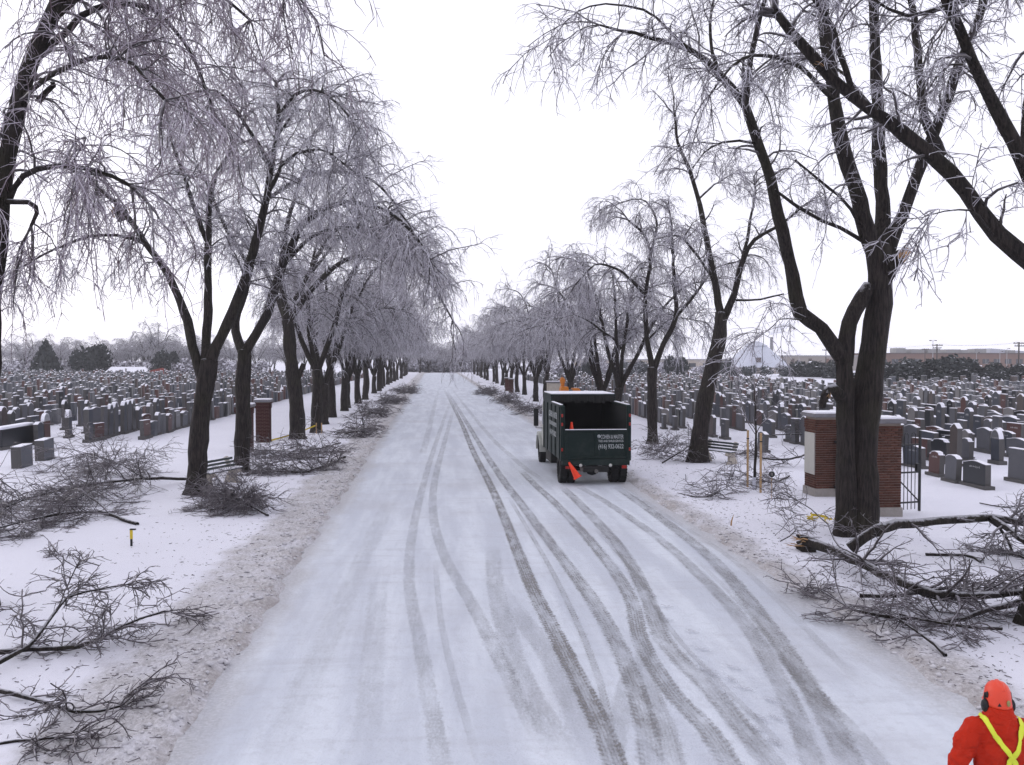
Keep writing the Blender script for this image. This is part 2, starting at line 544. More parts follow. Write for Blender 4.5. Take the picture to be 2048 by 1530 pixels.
TR = [  # picture points, width m, (strength, lugs, brown)
    ([(905, 790), (884, 850), (858, 930), (830, 1040), (818, 1154), (840, 1286), (866, 1440), (884, 1530), (900, 1620)], 0.34, (0.55, 0.1, 0.1)),
    ([(912, 800), (893, 870), (872, 950), (866, 1026), (888, 1110), (945, 1211), (998, 1316), (1046, 1409), (1090, 1500)], 0.36, (0.62, 0.15, 0.1)),
    ([(886, 775), (915, 830), (945, 900), (975, 960), (998, 1009), (1029, 1088), (1064, 1176), (1108, 1264), (1152, 1352), (1196, 1440), (1231, 1527), (1270, 1640)], 0.40, (1.15, 0.7, 0.75)),
    ([(985, 1090), (992, 1180), (1020, 1290), (1055, 1380), (1095, 1450), (1130, 1540)], 0.5, (0.6, 0.1, 0.15)),
    ([(893, 780), (930, 840), (985, 930), (1046, 1013), (1125, 1119), (1182, 1198), (1226, 1272), (1261, 1352), (1288, 1440), (1301, 1530), (1305, 1620)], 0.42, (0.95, 0.5, 0.35)),
    ([(1040, 940), (1075, 975), (1116, 1013), (1196, 1101), (1257, 1189), (1283, 1286), (1341, 1382), (1415, 1461), (1459, 1530), (1500, 1610)], 0.40, (0.95, 0.75, 0.2)),
    ([(1118, 970), (1160, 1009), (1240, 1097), (1292, 1189), (1327, 1281), (1415, 1374), (1486, 1461), (1543, 1530), (1600, 1610)], 0.44, (0.95, 0.4, 0.3)),
    ([(1150, 970), (1218, 1009), (1319, 1079), (1424, 1176), (1494, 1255), (1547, 1343), (1587, 1422), (1626, 1530), (1650, 1620)], 0.40, (0.85, 0.3, 0.2)),
    ([(1228, 972), (1283, 1009), (1393, 1092), (1468, 1167), (1543, 1264), (1591, 1334), (1644, 1418), (1697, 1519), (1740, 1610)], 0.46, (1.05, 0.3, 0.35)),
    ([(1480, 1220), (1521, 1272), (1617, 1374), (1700, 1457), (1760, 1530), (1830, 1620)], 0.30, (0.6, 0.2, 0.15)),
    ([(1319, 1264), (1290, 1310), (1257, 1360), (1240, 1440), (1225, 1530), (1220, 1600)], 0.36, (0.5, 0.2, 0.05)),
    ([(1283, 1286), (1300, 1380), (1330, 1460), (1350, 1540), (1365, 1620)], 0.38, (0.75, 0.5, 0.2)),
    ([(1245, 972), (1330, 1030), (1450, 1110), (1540, 1190), (1640, 1290), (1740, 1390)], 0.22, (0.4, 0.1, 0.2)),
    ([(880, 772), (872, 800), (860, 850), (845, 910)], 0.5, (0.4, 0.0, 0.1)),
    ([(899, 772), (960, 850), (1030, 920), (1085, 962)], 0.4, (0.5, 0.0, 0.1)),
    ([(870, 1120), (880, 1230), (905, 1350), (940, 1470), (965, 1560)], 0.16, (0.5, 0.2, 0.1)),
    ([(1020, 1000), (1090, 1120), (1150, 1240), (1190, 1340), (1215, 1430), (1230, 1530)], 0.16, (0.7, 0.6, 0.2)),
    ([(1190, 1060), (1270, 1150), (1340, 1260), (1430, 1360), (1520, 1450), (1590, 1530)], 0.14, (0.7, 0.6, 0.1)),
    ([(1380, 1110), (1480, 1210), (1560, 1310), (1620, 1400), (1690, 1490), (1740, 1560)], 0.14, (0.6, 0.3, 0.1)),
    ([(760, 1150), (750, 1260), (740, 1390), (735, 1530)], 0.5, (0.32, 0.0, 0.1)),
    ([(780, 1000), (700, 1180), (610, 1380), (545, 1530)], 0.6, (0.26, 0.0, 0.1)),
    ([(990, 1170), (1080, 1290), (1130, 1380), (1160, 1460), (1180, 1530)], 0.5, (0.55, 0.2, 0.1)),
]
for k_, (pp, wd, cl) in enumerate(TR):
    tyre_track(pp, wd * 0.92, (cl[0] * .74, cl[1] * 1.4, cl[2] * .8), 0.004 + 0.0015 * k_)


def footprints():
    b = NB('trodden_snow'); p = b.objco()
    b.L(b.math('MULTIPLY', b.step(b.noise(22, 4, 0.8, p), 0.40, 0.60), 0.75), b.b.inputs['Alpha'])
    m = b.set((0.40, 0.41, 0.46), 0.8)
    crop = [(1150, 440), (1215, 490), (1215, 550), (1330, 605), (1375, 685), (1420, 800), (1515, 770), (1570, 865), (1690, 920), (1640, 1000), (1710, 1000), (1620, 1050), (1700, 1110), (1510, 825), (1400, 780)]
    me = None
    for i, (a, c_) in enumerate(crop):
        g = G(800 + a * 0.4395, 1000 + c_ * 0.4395)
        if me is None:
            q = []
            for k in range(14):
                an = 2 * math.pi * k / 14
                q.append((0.052 * math.cos(an) * (1 - 0.18 * math.sin(an)), 0.145 * math.sin(an), 0))
            me = MB().add(q, [tuple(range(14))]).mesh('footprint'); me.materials.append(m)
        o = link('footprint', me, road)
        o.location = (g.x, g.y, 0.034); o.rotation_euler = (0, 0, R(25 + (i * 37 % 40) - 20))


footprints()


# ------------------------------------------------------------------ tube batches for trees
def unit(a): return a / np.maximum(np.linalg.norm(a, axis=-1, keepdims=True), 1e-9)


def tubes(P, Rd, sides, rg):
    """P (N,K,3), Rd (N,K) -> verts, quads"""
    N, K, _ = P.shape
    T = np.empty_like(P)
    T[:, 1:-1] = P[:, 2:] - P[:, :-2]; T[:, 0] = P[:, 1] - P[:, 0]; T[:, -1] = P[:, -1] - P[:, -2]
    T = unit(T)
    ref = unit(rg.normal(size=(N, 1, 3)))
    U = unit(np.cross(T, ref)); Vv = np.cross(T, U)
    a = 2 * np.pi * np.arange(sides) / sides
    ring = U[:, :, None] * np.cos(a)[None, None, :, None] + Vv[:, :, None] * np.sin(a)[None, None, :, None]
    V = P[:, :, None] + ring * Rd[:, :, None, None]
    base = (np.arange(N) * K * sides)[:, None, None] + (np.arange(K - 1) * sides)[None, :, None] + np.arange(sides)[None, None]
    nxt = (np.arange(N) * K * sides)[:, None, None] + (np.arange(K - 1) * sides)[None, :, None] + ((np.arange(sides) + 1) % sides)[None, None]
    Q = np.stack([base, nxt, nxt + sides, base + sides], -1).reshape(-1, 4)
    return V.reshape(-1, 3), Q


def grow(S, D, Ln, K, droop, jit, rg, floor=None):
    P = [S]; D = unit(D); st = (Ln / K)[:, None]
    for k in range(K):
        D = unit(D + rg.normal(size=D.shape) * jit + np.array([0, 0, -1.0]) * (droop * st))
        S = S + D * st
        if floor is not None:
            S = S.copy(); S[:, 2] = np.maximum(S[:, 2], floor)
        P.append(S)
    return np.stack(P, 1)


def sample(P, t):
    """points and tangents along polylines P (N,K,3) at t (N,)"""
    K = P.shape[1] - 1
    f = np.clip(t * K, 0, K - 1e-4); i = f.astype(int); u = (f - i)[:, None]
    r = np.arange(len(P))
    a, b = P[r, i], P[r, i + 1]
    return a * (1 - u) + b * u, unit(b - a)


class Tree:
    """limbs: list of dict(p=[points], r0, r1, s=start fraction for branching, d=branches per metre)"""
    def __init__(s, limbs, seed, bl=2.2, bden=2.4, droop=0.55, tw=12, tl=0.9, sub=6, sl=0.3, rmul=1.0, tdroop=1.1, floor=None, flat=0.0, ksides=3, upb=0.35):
        rg = np.random.default_rng(seed)
        s.tv, s.tq, s.n = [], [], 0
        S, D, L, R0 = [], [], [], []
        for lb in limbs:
            P = catmull(lb['p'], 0.35)
            n = len(P)
            wob = np.cumsum(rg.normal(size=P.shape) * 0.02, axis=0); wob -= np.linspace(0, 1, n)[:, None] * wob[-1]
            P = P + wob * lb.get('wob', 1.0)
            tt = np.linspace(0, 1, n)
            rad = lb['r0'] * (1 - tt) + lb['r1'] * tt
            rad = rad * (1 + 0.06 * np.sin(tt * n * 1.1 + rg.random() * 6) + rg.normal(size=n) * 0.025)
            if lb.get('flare'):
                zz = P[:, 2] - P[0, 2]; rad = rad * (1 + 0.42 * np.exp(-zz / 0.28))
            s.limb(P, rad, (20 if lb['r0'] > 0.22 else 12) if lb['r0'] > 0.09 else 7, rg)
            seg = np.linalg.norm(np.diff(P, axis=0), axis=1).sum()
            cnt = int(seg * lb.get('d', bden))
            if cnt > 0:
                t = lb.get('s', 0.3) + (1 - lb.get('s', 0.3)) * rg.random(cnt) ** 0.8
                a, tg = sample(np.repeat(P[None], cnt, 0), t)
                rad_dir = unit(np.cross(tg, unit(rg.normal(size=(cnt, 3)))))
                d = unit(tg * 0.55 + rad_dir * 0.95 + np.array([0, 0, upb]))
                if flat: d[:, 2] *= flat; d = unit(d)
                S.append(a); D.append(d); L.append(bl * (0.45 + 0.9 * rg.random(cnt)) * (1 - 0.25 * t)); R0.append(np.minimum(0.034, 0.5 * (lb['r0'] * (1 - t) + lb['r1'] * t)))
            if not (lb.get('snap') or lb.get('d') == 0):
                k = 4
                tg = unit(P[-1] - P[-2])[None].repeat(k, 0)
                S.append(P[-1:].repeat(k, 0)); D.append(unit(tg + rg.normal(size=(k, 3)) * 0.45)); L.append(bl * (0.5 + 0.7 * rg.random(k))); R0.append(np.full(k, lb['r1'] * 0.8))
        S, D, L, R0 = np.vstack(S), np.vstack(D), np.concatenate(L), np.concatenate(R0)
        B = grow(S, D, L, 8, droop, 0.16, rg, floor)
        tt = np.linspace(0, 1, 9)[None]
        s.branch = tubes(B, (R0[:, None] * (1 - tt) + 0.010 * tt) * (0.6 + 0.4 * rmul), 4, rg)
        # side shoots on the branches
        nb = len(B); per = np.maximum(2, (tw * L / bl).astype(int))
        idx = np.repeat(np.arange(nb), per)
        t = 0.12 + 0.88 * rg.random(len(idx))
        a, tg = sample(B[idx], t)
        d = unit(tg * 0.6 + unit(rg.normal(size=a.shape)) * 0.8)
        if flat: d[:, 2] *= flat; d = unit(d)
        Lt = tl * (0.35 + 1.1 * rg.random(len(idx)))
        T1 = grow(a, d, Lt, 5, tdroop, 0.15, rg, floor)
        tt = np.linspace(0, 1, 6)[None]
        tv1, tq1 = tubes(T1, rmul * (0.0105 * (1 - tt) + 0.005 * tt).repeat(len(idx), 0), ksides, rg)
        # fine shoots
        idx2 = np.repeat(np.arange(len(idx)), sub)
        t = 0.1 + 0.9 * rg.random(len(idx2))
        a, tg = sample(T1[idx2], t)
        d = unit(tg * 0.7 + unit(rg.normal(size=a.shape)) * 0.85)
        if flat: d[:, 2] *= flat; d = unit(d)
        T2 = grow(a, d, sl * (0.4 + 1.1 * rg.random(len(idx2))), 2, tdroop * 1.2, 0.15, rg, floor)
        tt = np.linspace(0, 1, 3)[None]
        tv2, tq2 = tubes(T2, rmul * (0.0065 * (1 - tt) + 0.0035 * tt).repeat(len(idx2), 0), ksides, rg)
        s.twig = (np.vstack([tv1, tv2]), np.vstack([tq1, tq2 + len(tv1)]))
        s.trunk = (np.vstack(s.tv), np.vstack(s.tq))

    def limb(s, P, rad, sides, rg):
        n = len(P)
        T = unit(np.gradient(P, axis=0))
        u = np.cross(T[0], [0.3, 0.9, 0.1]); u /= np.linalg.norm(u)
        V = []
        for i in range(n):
            u = u - T[i] * u.dot(T[i]); u /= np.linalg.norm(u); v = np.cross(T[i], u)
            a = 2 * np.pi * np.arange(sides) / sides
            rr = rad[i] * (1 + 0.06 * np.sin(3 * a + i * 0.25) + 0.04 * np.sin(5 * a + 1 + i * .1) + 0.025 * np.sin(9 * a + 2 + .5 * np.sin(i * .6)) + rg.normal(size=sides) * .012)
            V.append(P[i] + (np.cos(a)[:, None] * u + np.sin(a)[:, None] * v) * rr[:, None])
        V.append(np.repeat((P[-1] + T[-1] * rad[-1] * 0.3)[None], sides, 0) + (V[-1] - P[-1]) * 0.05)
        V = np.vstack(V); K = n + 1
        i = (np.arange(K - 1) * sides)[:, None] + np.arange(sides)[None]
        j = (np.arange(K - 1) * sides)[:, None] + ((np.arange(sides) + 1) % sides)[None]
        Q = np.stack([i, j, j + sides, i + sides], -1).reshape(-1, 4)
        s.tv.append(V); s.tq.append(Q + s.n); s.n += len(V)

    def meshes(s, base, twig_mat, trunk_mat=None):
        b = np.asarray(base)
        return (np_mesh('trunk', s.trunk[0] - b, s.trunk[1], True, [trunk_mat or M['bark']]),
                np_mesh('branch_sprays', s.branch[0] - b, s.branch[1], True, [M['branch']]),
                np_mesh('crown', s.twig[0] - b, s.twig[1], False, [twig_mat]))


NTRI = [0]


def plant(t, base, twig_mat, name, label, cat='tree', group=None, names=('trunk', 'branch_sprays', 'crown')):
    e = empty(name, base, 0, label, cat, group)
    for nm, me in zip(names, t.meshes(base, twig_mat)):
        NTRI[0] += 2 * len(me.polygons)
        link(nm, me, e)
    return e


def splinter(parent, at, direction, size=0.25, seed=1, base=(0, 0, 0), name='splintered_end'):
    rg = np.random.default_rng(seed); mb = MB(); d = Vector(direction).normalized()
    a = Vector(at) - Vector(base)
    lump = MB()
    for k in range(7):
        o = Vector(rg.normal(size=3)) * size * .16; o -= d * o.dot(d)
        lump.tube([a + o - d * size * .7, a + o * 1.2, a + o * 1.5 + d * size * .3 * rg.random()], [size * .24, size * .2, size * .05], 6, smooth=False)
    lump.obj('torn_bark', M['bark'], parent)
    for k in range(9):
        o = Vector(rg.normal(size=3)) * size * 0.24
        o -= d * o.dot(d)
        tip = a + o * 1.15 + d * size * (0.25 + 0.75 * rg.random() ** 2) + Vector(rg.normal(size=3)) * size * 0.16
        mb.tube([a + o - d * size * 0.4, a + o + d * size * 0.1, tip], [size * 0.05, size * 0.04, size * 0.006], 5, smooth=False)
    return mb.obj(name, M['fresh_wood'], parent)


def limb(pts, Y, r0, r1, **kw):
    """picture points with an own depth offset each"""
    P = []
    for q in pts:
        P.append(W(q[0], q[1], Y + (q[2] if len(q) > 2 else 0)))
    return dict(p=[tuple(v) for v in P], r0=r0, r1=r1, **kw)


def root(pts, Y, r0, r1, **kw):
    d = limb(pts, Y, r0, r1, flare=True, **kw)
    x, y, z = d['p'][0]
    d['p'][0] = (x, y, -0.12)
    return d


AVEN = 'ice-coated trees lining the avenue'

# --- left row, near trees traced limb by limb
L0 = [root([(-36, 1211), (-26, 900), (-8, 600, .2), (10, 400, .2), (35, 250, .3), (72, 110, .3), (125, -10, 0), (190, -160, 0)], 16.2, .215, .11, s=.55, d=2.2),
      limb([(20, 400, .2), (48, 350, 0), (120, 328, -.6), (190, 338, -1.1), (262, 372, -1.5)], 16.2, .055, .03, s=.3),
      limb([(100, 40, .2), (230, -70, -.6), (380, -110, -1.2), (480, -90, -1.7), (560, -40, -2)], 16.2, .08, .03, s=.05, d=5.5),
      limb([(65, 120, .2), (180, 20, 1), (300, 20, 2.2), (390, 120, 3.2), (430, 230, 3.8)], 16.2, .07, .03, s=.15, d=5),
      limb([(125, -10, 0), (300, -60, 1.5), (420, -20, 3), (500, 40, 4)], 16.2, .07, .03, s=.1, d=5),
      limb([(50, 190, .2), (150, 120, -.8), (260, 120, -1.6), (330, 200, -2.2)], 16.2, .05, .025, s=.2, d=4.5),
      limb([(75, 205, .3), (97, 176, .3), (105, 165, .3)], 16.2, .06, .04, d=0, snap=True),
      limb([(2, 404, .2), (60, 404, 0), (76, 428, 0), (62, 452, 0)], 16.2, .05, .03, d=1.5)]
t = Tree(L0, 11, bl=1.6, bden=4.5, tw=11, tl=1.0, sub=7, sl=.24, droop=.85, tdroop=1.6)
e = plant(t, (G(-36, 1211).x, 16.2, 0), M['frost_purple'], 'weeping_tree', 'dark leaning tree at the picture edge with hanging purplish iced twigs', 'tree', AVEN)
e = None

L1 = [root([(390, 987), (398, 880), (408, 790), (418, 720)], 29.4, .32, .26, d=0),
      limb([(408, 760), (388, 690, .2), (375, 640, .4), (335, 545, .9), (270, 455, 1.6), (215, 390, 2.2), (165, 345, 2.8)], 29.4, .17, .05, s=.35),
      limb([(412, 750), (412, 600, .6), (412, 480, .9), (425, 370, 1), (455, 310, 1.2), (490, 240, 1.4)], 29.4, .17, .05, s=.3),
      limb([(425, 720), (465, 620, -.2), (505, 500, -.6), (538, 360, -.8), (556, 250, -.8), (552, 165, -.6)], 29.4, .19, .05, s=.25),
      limb([(410, 480, .9), (370, 370, 1.2), (345, 290, 1.6), (330, 200, 2)], 29.4, .09, .03, s=.1),
      limb([(290, 480, 1.5), (200, 470, 1), (110, 500, .4), (30, 540, -.2)], 29.4, .06, .025, s=.2, d=2),
      limb([(556, 230, -.8), (590, 190, -1.4), (630, 180, -2), (675, 205, -2.6), (705, 240, -3)], 29.4, .06, .025, s=.1, d=4.5),
      limb([(530, 400, -.7), (580, 320, -2), (640, 300, -3.2), (690, 330, -4)], 29.4, .07, .025, s=.1, d=4.5),
      limb([(545, 330, -.8), (480, 230, -2.2), (430, 180, -3.4), (370, 190, -4.3)], 29.4, .07, .025, s=.1, d=4)]
t = Tree(L1, 21, bl=1.9, bden=2.5, tw=12, tl=.85, sub=7, sl=.30, droop=.6, tdroop=1.3, rmul=1.15)
e1 = plant(t, tuple(G(390, 987)), M['frost'], 'weeping_tree', 'broad dark-trunked tree with three great limbs standing beside the bench', 'tree', AVEN)
splinter(e1, W(240, 420, 31.4), (-.3, -.3, 1), .5, 5, G(390, 987))

L2 = [root([(485, 942), (486, 860), (487, 780), (488, 700)], 35.4, .30, .26, d=0),
      limb([(488, 710), (530, 630), (556, 540, -.4), (600, 450, -1), (680, 405, -2), (760, 415, -3), (820, 460, -4), (860, 520, -4.6)], 35.4, .19, .04, s=.25, d=4.2),
      limb([(486, 710), (472, 640, .4), (498, 540, .6), (528, 400, .8), (554, 280, .8), (575, 195, 1)], 35.4, .18, .04, s=.3),
      limb([(555, 545, -.4), (640, 470, .8), (740, 460, 1.8), (815, 495, 2.6), (855, 550, 3)], 35.4, .09, .03, s=.1, d=4.5),
      limb([(530, 400, .8), (620, 345, -.6), (720, 350, -1.5), (780, 390, -2.2), (820, 450, -2.8)], 35.4, .09, .03, s=.1, d=4.5),
      limb([(500, 540, .6), (440, 430, 1.8), (400, 340, 2.6), (340, 280, 3.2)], 35.4, .09, .03, s=.15),
      limb([(556, 270, .8), (610, 190, -.5), (660, 190, -1.5), (700, 225, -2.3)], 35.4, .06, .025, s=.1, d=4)]
t = Tree(L2, 22, bl=1.9, bden=2.5, tw=12, tl=.95, sub=5, sl=.32, droop=.6, tdroop=1.3, rmul=1.3)
plant(t, tuple(G(485, 942)), M['frost'], 'weeping_tree', 'straight-trunked tree just beyond the bench with a limb arching over the road', 'tree', AVEN)

L3 = [root([(597, 880), (592, 800), (582, 720), (574, 640)], 48.9, .42, .30, d=0),
      limb([(574, 650), (562, 560), (572, 450), (605, 350), (625, 270)], 48.9, .2, .05, s=.3),
      limb([(574, 650), (625, 575, -.5), (700, 515, -1.5), (790, 515, -2.5), (860, 570, -3.5), (905, 640, -4)], 48.9, .17, .04, s=.25, d=4.2),
      limb([(572, 640), (530, 540, 1.5), (480, 470, 2.6), (430, 430, 3.5)], 48.9, .14, .04, s=.3),
      limb([(590, 600, -.3), (660, 470, 2), (750, 430, 3.2), (830, 460, 4)], 48.9, .12, .04, s=.25, d=4),
      limb([(590, 770), (604, 735), (608, 728)], 48.9, .16, .12, d=0, snap=True)]
t = Tree(L3, 23, bl=2.3, bden=2.5, tw=11, tl=1.1, sub=5, sl=.36, droop=.55, tdroop=1.2, rmul=1.5)
plant(t, tuple(G(597, 880)), M['frost'], 'weeping_tree', 'dark tree with a sawn stub on its trunk behind the brick gate pillar', 'tree', AVEN)

L4 = [root([(632, 866), (633, 800), (634, 740)], 53, .33, .28, d=0),
      limb([(634, 745), (600, 680, .4), (572, 600, 1), (545, 520, 2)], 53, .17, .05, s=.3),
      limb([(634, 745), (616, 650, .5), (620, 550, .8), (645, 440, 1)], 53, .16, .05, s=.3),
      limb([(634, 745), (668, 650, -.6), (692, 570, -1.2), (750, 490, -2.2), (830, 500, -3)], 53, .17, .05, s=.25, d=3.8),
      limb([(620, 550, .8), (700, 460, 2.5), (790, 470, 4), (850, 540, 5)], 53, .1, .04, s=.15, d=3.8)]
t = Tree(L4, 24, bl=2.3, bden=2.5, tw=11, tl=1.1, sub=5, sl=.36, droop=.55, tdroop=1.2, rmul=1.6)
plant(t, tuple(G(632, 866)), M['frost'], 'weeping_tree', 'tree forking low into three stems where the yellow tape ends', 'tree', AVEN)

# --- right row
Y1 = 21.2
R1 = [root([(1722, 1092), (1728, 960), (1738, 820), (1752, 690), (1762, 610), (1760, 540), (1757, 490)], Y1, .40, .26, d=0),
      limb([(1754, 580), (1748, 510), (1728, 430), (1700, 330, -.3), (1668, 200, -.5), (1648, 80, -.7), (1640, -80, -.8)], Y1, .20, .12, s=.3, d=1.8),
      limb([(1762, 580), (1761, 510), (1763, 430, .3), (1762, 300, .4), (1752, 130, .6), (1742, -60, .8)], Y1, .19, .11, s=.3, d=1.8),
      limb([(1768, 590), (1776, 520), (1800, 430), (1842, 320, -.4), (1888, 200, -.8), (1938, 80, -1), (1985, -40, -1.2)], Y1, .16, .09, s=.3, d=2),
      limb([(1885, 310, -.5), (1855, 230, -1), (1840, 130, -1), (1825, 0, -1), (1800, -100, -1)], Y1, .11, .06, s=.1, d=2.4),
      root([(1692, 1075), (1697, 900, .05), (1692, 780, .1), (1686, 700, .1)], Y1 - .1, .24, .20, d=0),
      limb([(1688, 720, 0), (1645, 655, -.1), (1600, 620, -.2), (1590, 545, -.3), (1553, 400, -.6), (1520, 290, -.8), (1492, 215, -1)], Y1, .19, .10, s=.6, d=1),
      limb([(1492, 215, -1), (1440, 150, -1.2), (1380, 100, -1.3), (1300, 72, -1.5), (1200, 50, -1.6)], Y1, .085, .02, s=.1, d=4),
      limb([(1492, 215, -1), (1502, 120, -1.2), (1520, 30, -1.4), (1542, -60, -1.4)], Y1, .075, .04, s=.1, d=3),
      limb([(1440, 150, -1.2), (1420, 70, -.6), (1440, -50, 0)], Y1, .045, .02, s=.1, d=4),
      limb([(1380, 100, -1.3), (1290, 20, -.6), (1180, 10, 0), (1110, 70, .2)], Y1, .035, .012, s=.1, d=4),
      limb([(1688, 730), (1690, 670), (1706, 620), (1742, 572)], Y1, .20, .17, d=0, snap=True),
      limb([(1748, 500), (1712, 470, -.1), (1650, 440, -.4), (1585, 405, -.8), (1550, 380, -1)], Y1, .05, .03, d=1.0, s=.3, snap=True),
      limb([(1738, 470), (1712, 440, -.15), (1670, 390, -.5), (1590, 320, -1)], Y1, .04, .025, d=1.6, s=.3, snap=True),
      limb([(1515, 285, -.8), (1450, 280, -1.2), (1410, 305, -1.4), (1385, 336, -1.5)], Y1, .03, .012, d=1.6, s=.3, snap=True),
      limb([(1765, 570), (1785, 535, -.3), (1803, 508, -.6)], Y1, .17, .13, d=0, snap=True),
      limb([(1690, 800), (1665, 772, -.25), (1648, 790, -.4), (1644, 815, -.45)], Y1, .15, .07, d=0, snap=True),
      limb([(1668, 200, -.5), (1580, 130, -1.6), (1480, 120, -2.4), (1420, 190, -3)], Y1, .06, .02, s=.1, d=3),
      limb([(1760, 250, .4), (1690, 150, 1.4), (1620, 110, 2.2), (1560, 150, 3)], Y1, .06, .02, s=.1, d=3),
      limb([(1618, 636, -.15), (1595, 640, -.3), (1560, 640, -.6), (1530, 665, -.9)], Y1, .022, .01, s=.1, d=4)]
t = Tree(R1, 31, bl=1.5, bden=2.0, tw=9, tl=.75, sub=5, sl=.22, droop=.7, tdroop=1.2)
e = plant(t, tuple(G(1722, 1092)), M['frost'], 'weeping_tree', 'huge twin-stemmed tree standing in front of the brick gate', 'tree', AVEN)
b1 = G(1722, 1092)
splinter(e, W(1805, 508, Y1 - .65), (.5, -.3, .7), .32, 6, b1)
cutp = [W(1800, 512, Y1 - .6) - b1, W(1806, 505, Y1 - .72) - b1]
MB().tube([cutp[0], cutp[1] + Vector((.03, -.1, .02))], [.125, .115], 12).obj('torn_face', M['fresh_wood'], e)
splinter(e, W(1655, 790, Y1 - .45), (-.2, -.6, -.5), .22, 7, b1)

Y0 = 13.8
R0 = [root([(2066, 1292), (2090, 1000), (2112, 760), (2104, 600), (2062, 530), (1990, 468, .1), (1900, 345, .2), (1812, 275, .3), (1705, 190, .5), (1620, 110, .6), (1550, 20, .8)], Y0, .24, .07, s=.6, d=1.2),
      limb([(2108, 650), (2075, 430), (2046, 330, -.2), (1996, 220, -.3), (1945, 115, -.5), (1895, 0, -.6), (1860, -90, -.6)], Y0, .13, .07, s=.5, d=2.2),
      limb([(2046, 330, -.2), (2070, 180, .5), (2080, 0, 1), (2090, -120, 1)], Y0, .1, .06, s=.1, d=2.5),
      limb([(2060, -60, .3), (1920, 0, 0), (1815, 24, -.3), (1735, -10, -.6)], Y0, .055, .02, s=.05, d=3),
      limb([(1990, 215, -.3), (1950, 150, .8), (1900, 130, 1.6), (1850, 190, 2.2)], Y0, .04, .015, s=.1, d=3),
      limb([(1705, 190, .5), (1660, 60, 0), (1600, -40, -.5)], Y0, .05, .03, s=.2, d=2.5),
      limb([(1990, 468, .1), (1940, 420, -.6), (1860, 430, -1.1)], Y0, .02, .009, s=.2, d=2)]
t = Tree(R0, 32, bl=1.1, bden=2.2, tw=9, tl=.6, sub=5, sl=.18, droop=.8, tdroop=1.3)
e = plant(t, tuple(G(2066, 1292)), M['frost'], 'weeping_tree', 'tree at the picture edge whose long bare limb leans in across the sky', 'tree', AVEN)
splinter(e, W(1640, 128, Y0 + .5), (-.75, 0, .6), .16, 8, G(2066, 1292))

Y2 = 37
R2 = [root([(1395, 930), (1403, 850), (1416, 770), (1434, 690), (1443, 625)], Y2, .36, .26, d=0),
      limb([(1442, 640), (1428, 550), (1408, 450, .2), (1396, 390, .3), (1382, 340, .3), (1358, 285, .4), (1350, 230, .5)], Y2, .17, .05, s=.4, d=2),
      limb([(1445, 640), (1470, 590, -.3), (1482, 530, -.5), (1510, 480, -1), (1560, 450, -1.4), (1600, 418, -1.8)], Y2, .16, .04, s=.3, d=2.2),
      limb([(1465, 600, .2), (1490, 500, .6), (1508, 400, .8), (1510, 370, .8)], Y2, .09, .04, s=.3),
      limb([(1396, 400, .3), (1420, 375, .8), (1460, 350, 1.4)], Y2, .05, .02, s=.1, d=3.5),
      limb([(1425, 560, 0), (1390, 505, -1), (1368, 480, -1.4)], Y2, .07, .04, s=.4, d=2.5),
      limb([(1470, 600), (1520, 598, -.6), (1568, 588, -1)], Y2, .05, .03, s=.6, d=1, snap=True)]
t = Tree(R2, 33, bl=1.7, bden=2.2, tw=11, tl=.9, sub=6, sl=.28, droop=.7, tdroop=1.4, rmul=1.2)
plant(t, tuple(G(1395, 930)), M['frost'], 'weeping_tree', 'leaning tree with a slatted bench at its foot, between truck and young tree', 'tree', AVEN)

Y3 = 44.7
R3 = [root([(1305, 894), (1306, 800), (1305, 735)], Y3, .26, .23, d=0),
      limb([(1304, 745), (1292, 660), (1291, 580), (1300, 520), (1290, 470), (1256, 440)], Y3, .15, .05, s=.3, d=2.8),
      limb([(1306, 740), (1325, 690), (1350, 640), (1348, 560), (1345, 470), (1338, 420)], Y3, .15, .05, s=.3, d=2.8),
      limb([(1348, 640), (1390, 590, .8), (1430, 540, 1.4), (1480, 520, 2)], Y3, .09, .03, s=.2, d=3),
      limb([(1291, 590), (1240, 540, -1), (1190, 530, -1.8), (1150, 570, -2.4)], Y3, .08, .03, s=.2, d=3.4),
      limb([(1300, 520), (1310, 440, 1.5), (1280, 400, 2.4), (1230, 410, 3)], Y3, .08, .03, s=.2, d=3)]
t = Tree(R3, 34, bl=1.9, bden=2.6, tw=12, tl=1.0, sub=6, sl=.32, droop=.7, tdroop=1.5, rmul=1.35)
plant(t, tuple(G(1305, 894)), M['frost'], 'weeping_tree', 'slender forked tree rising right beside the truck', 'tree', AVEN)


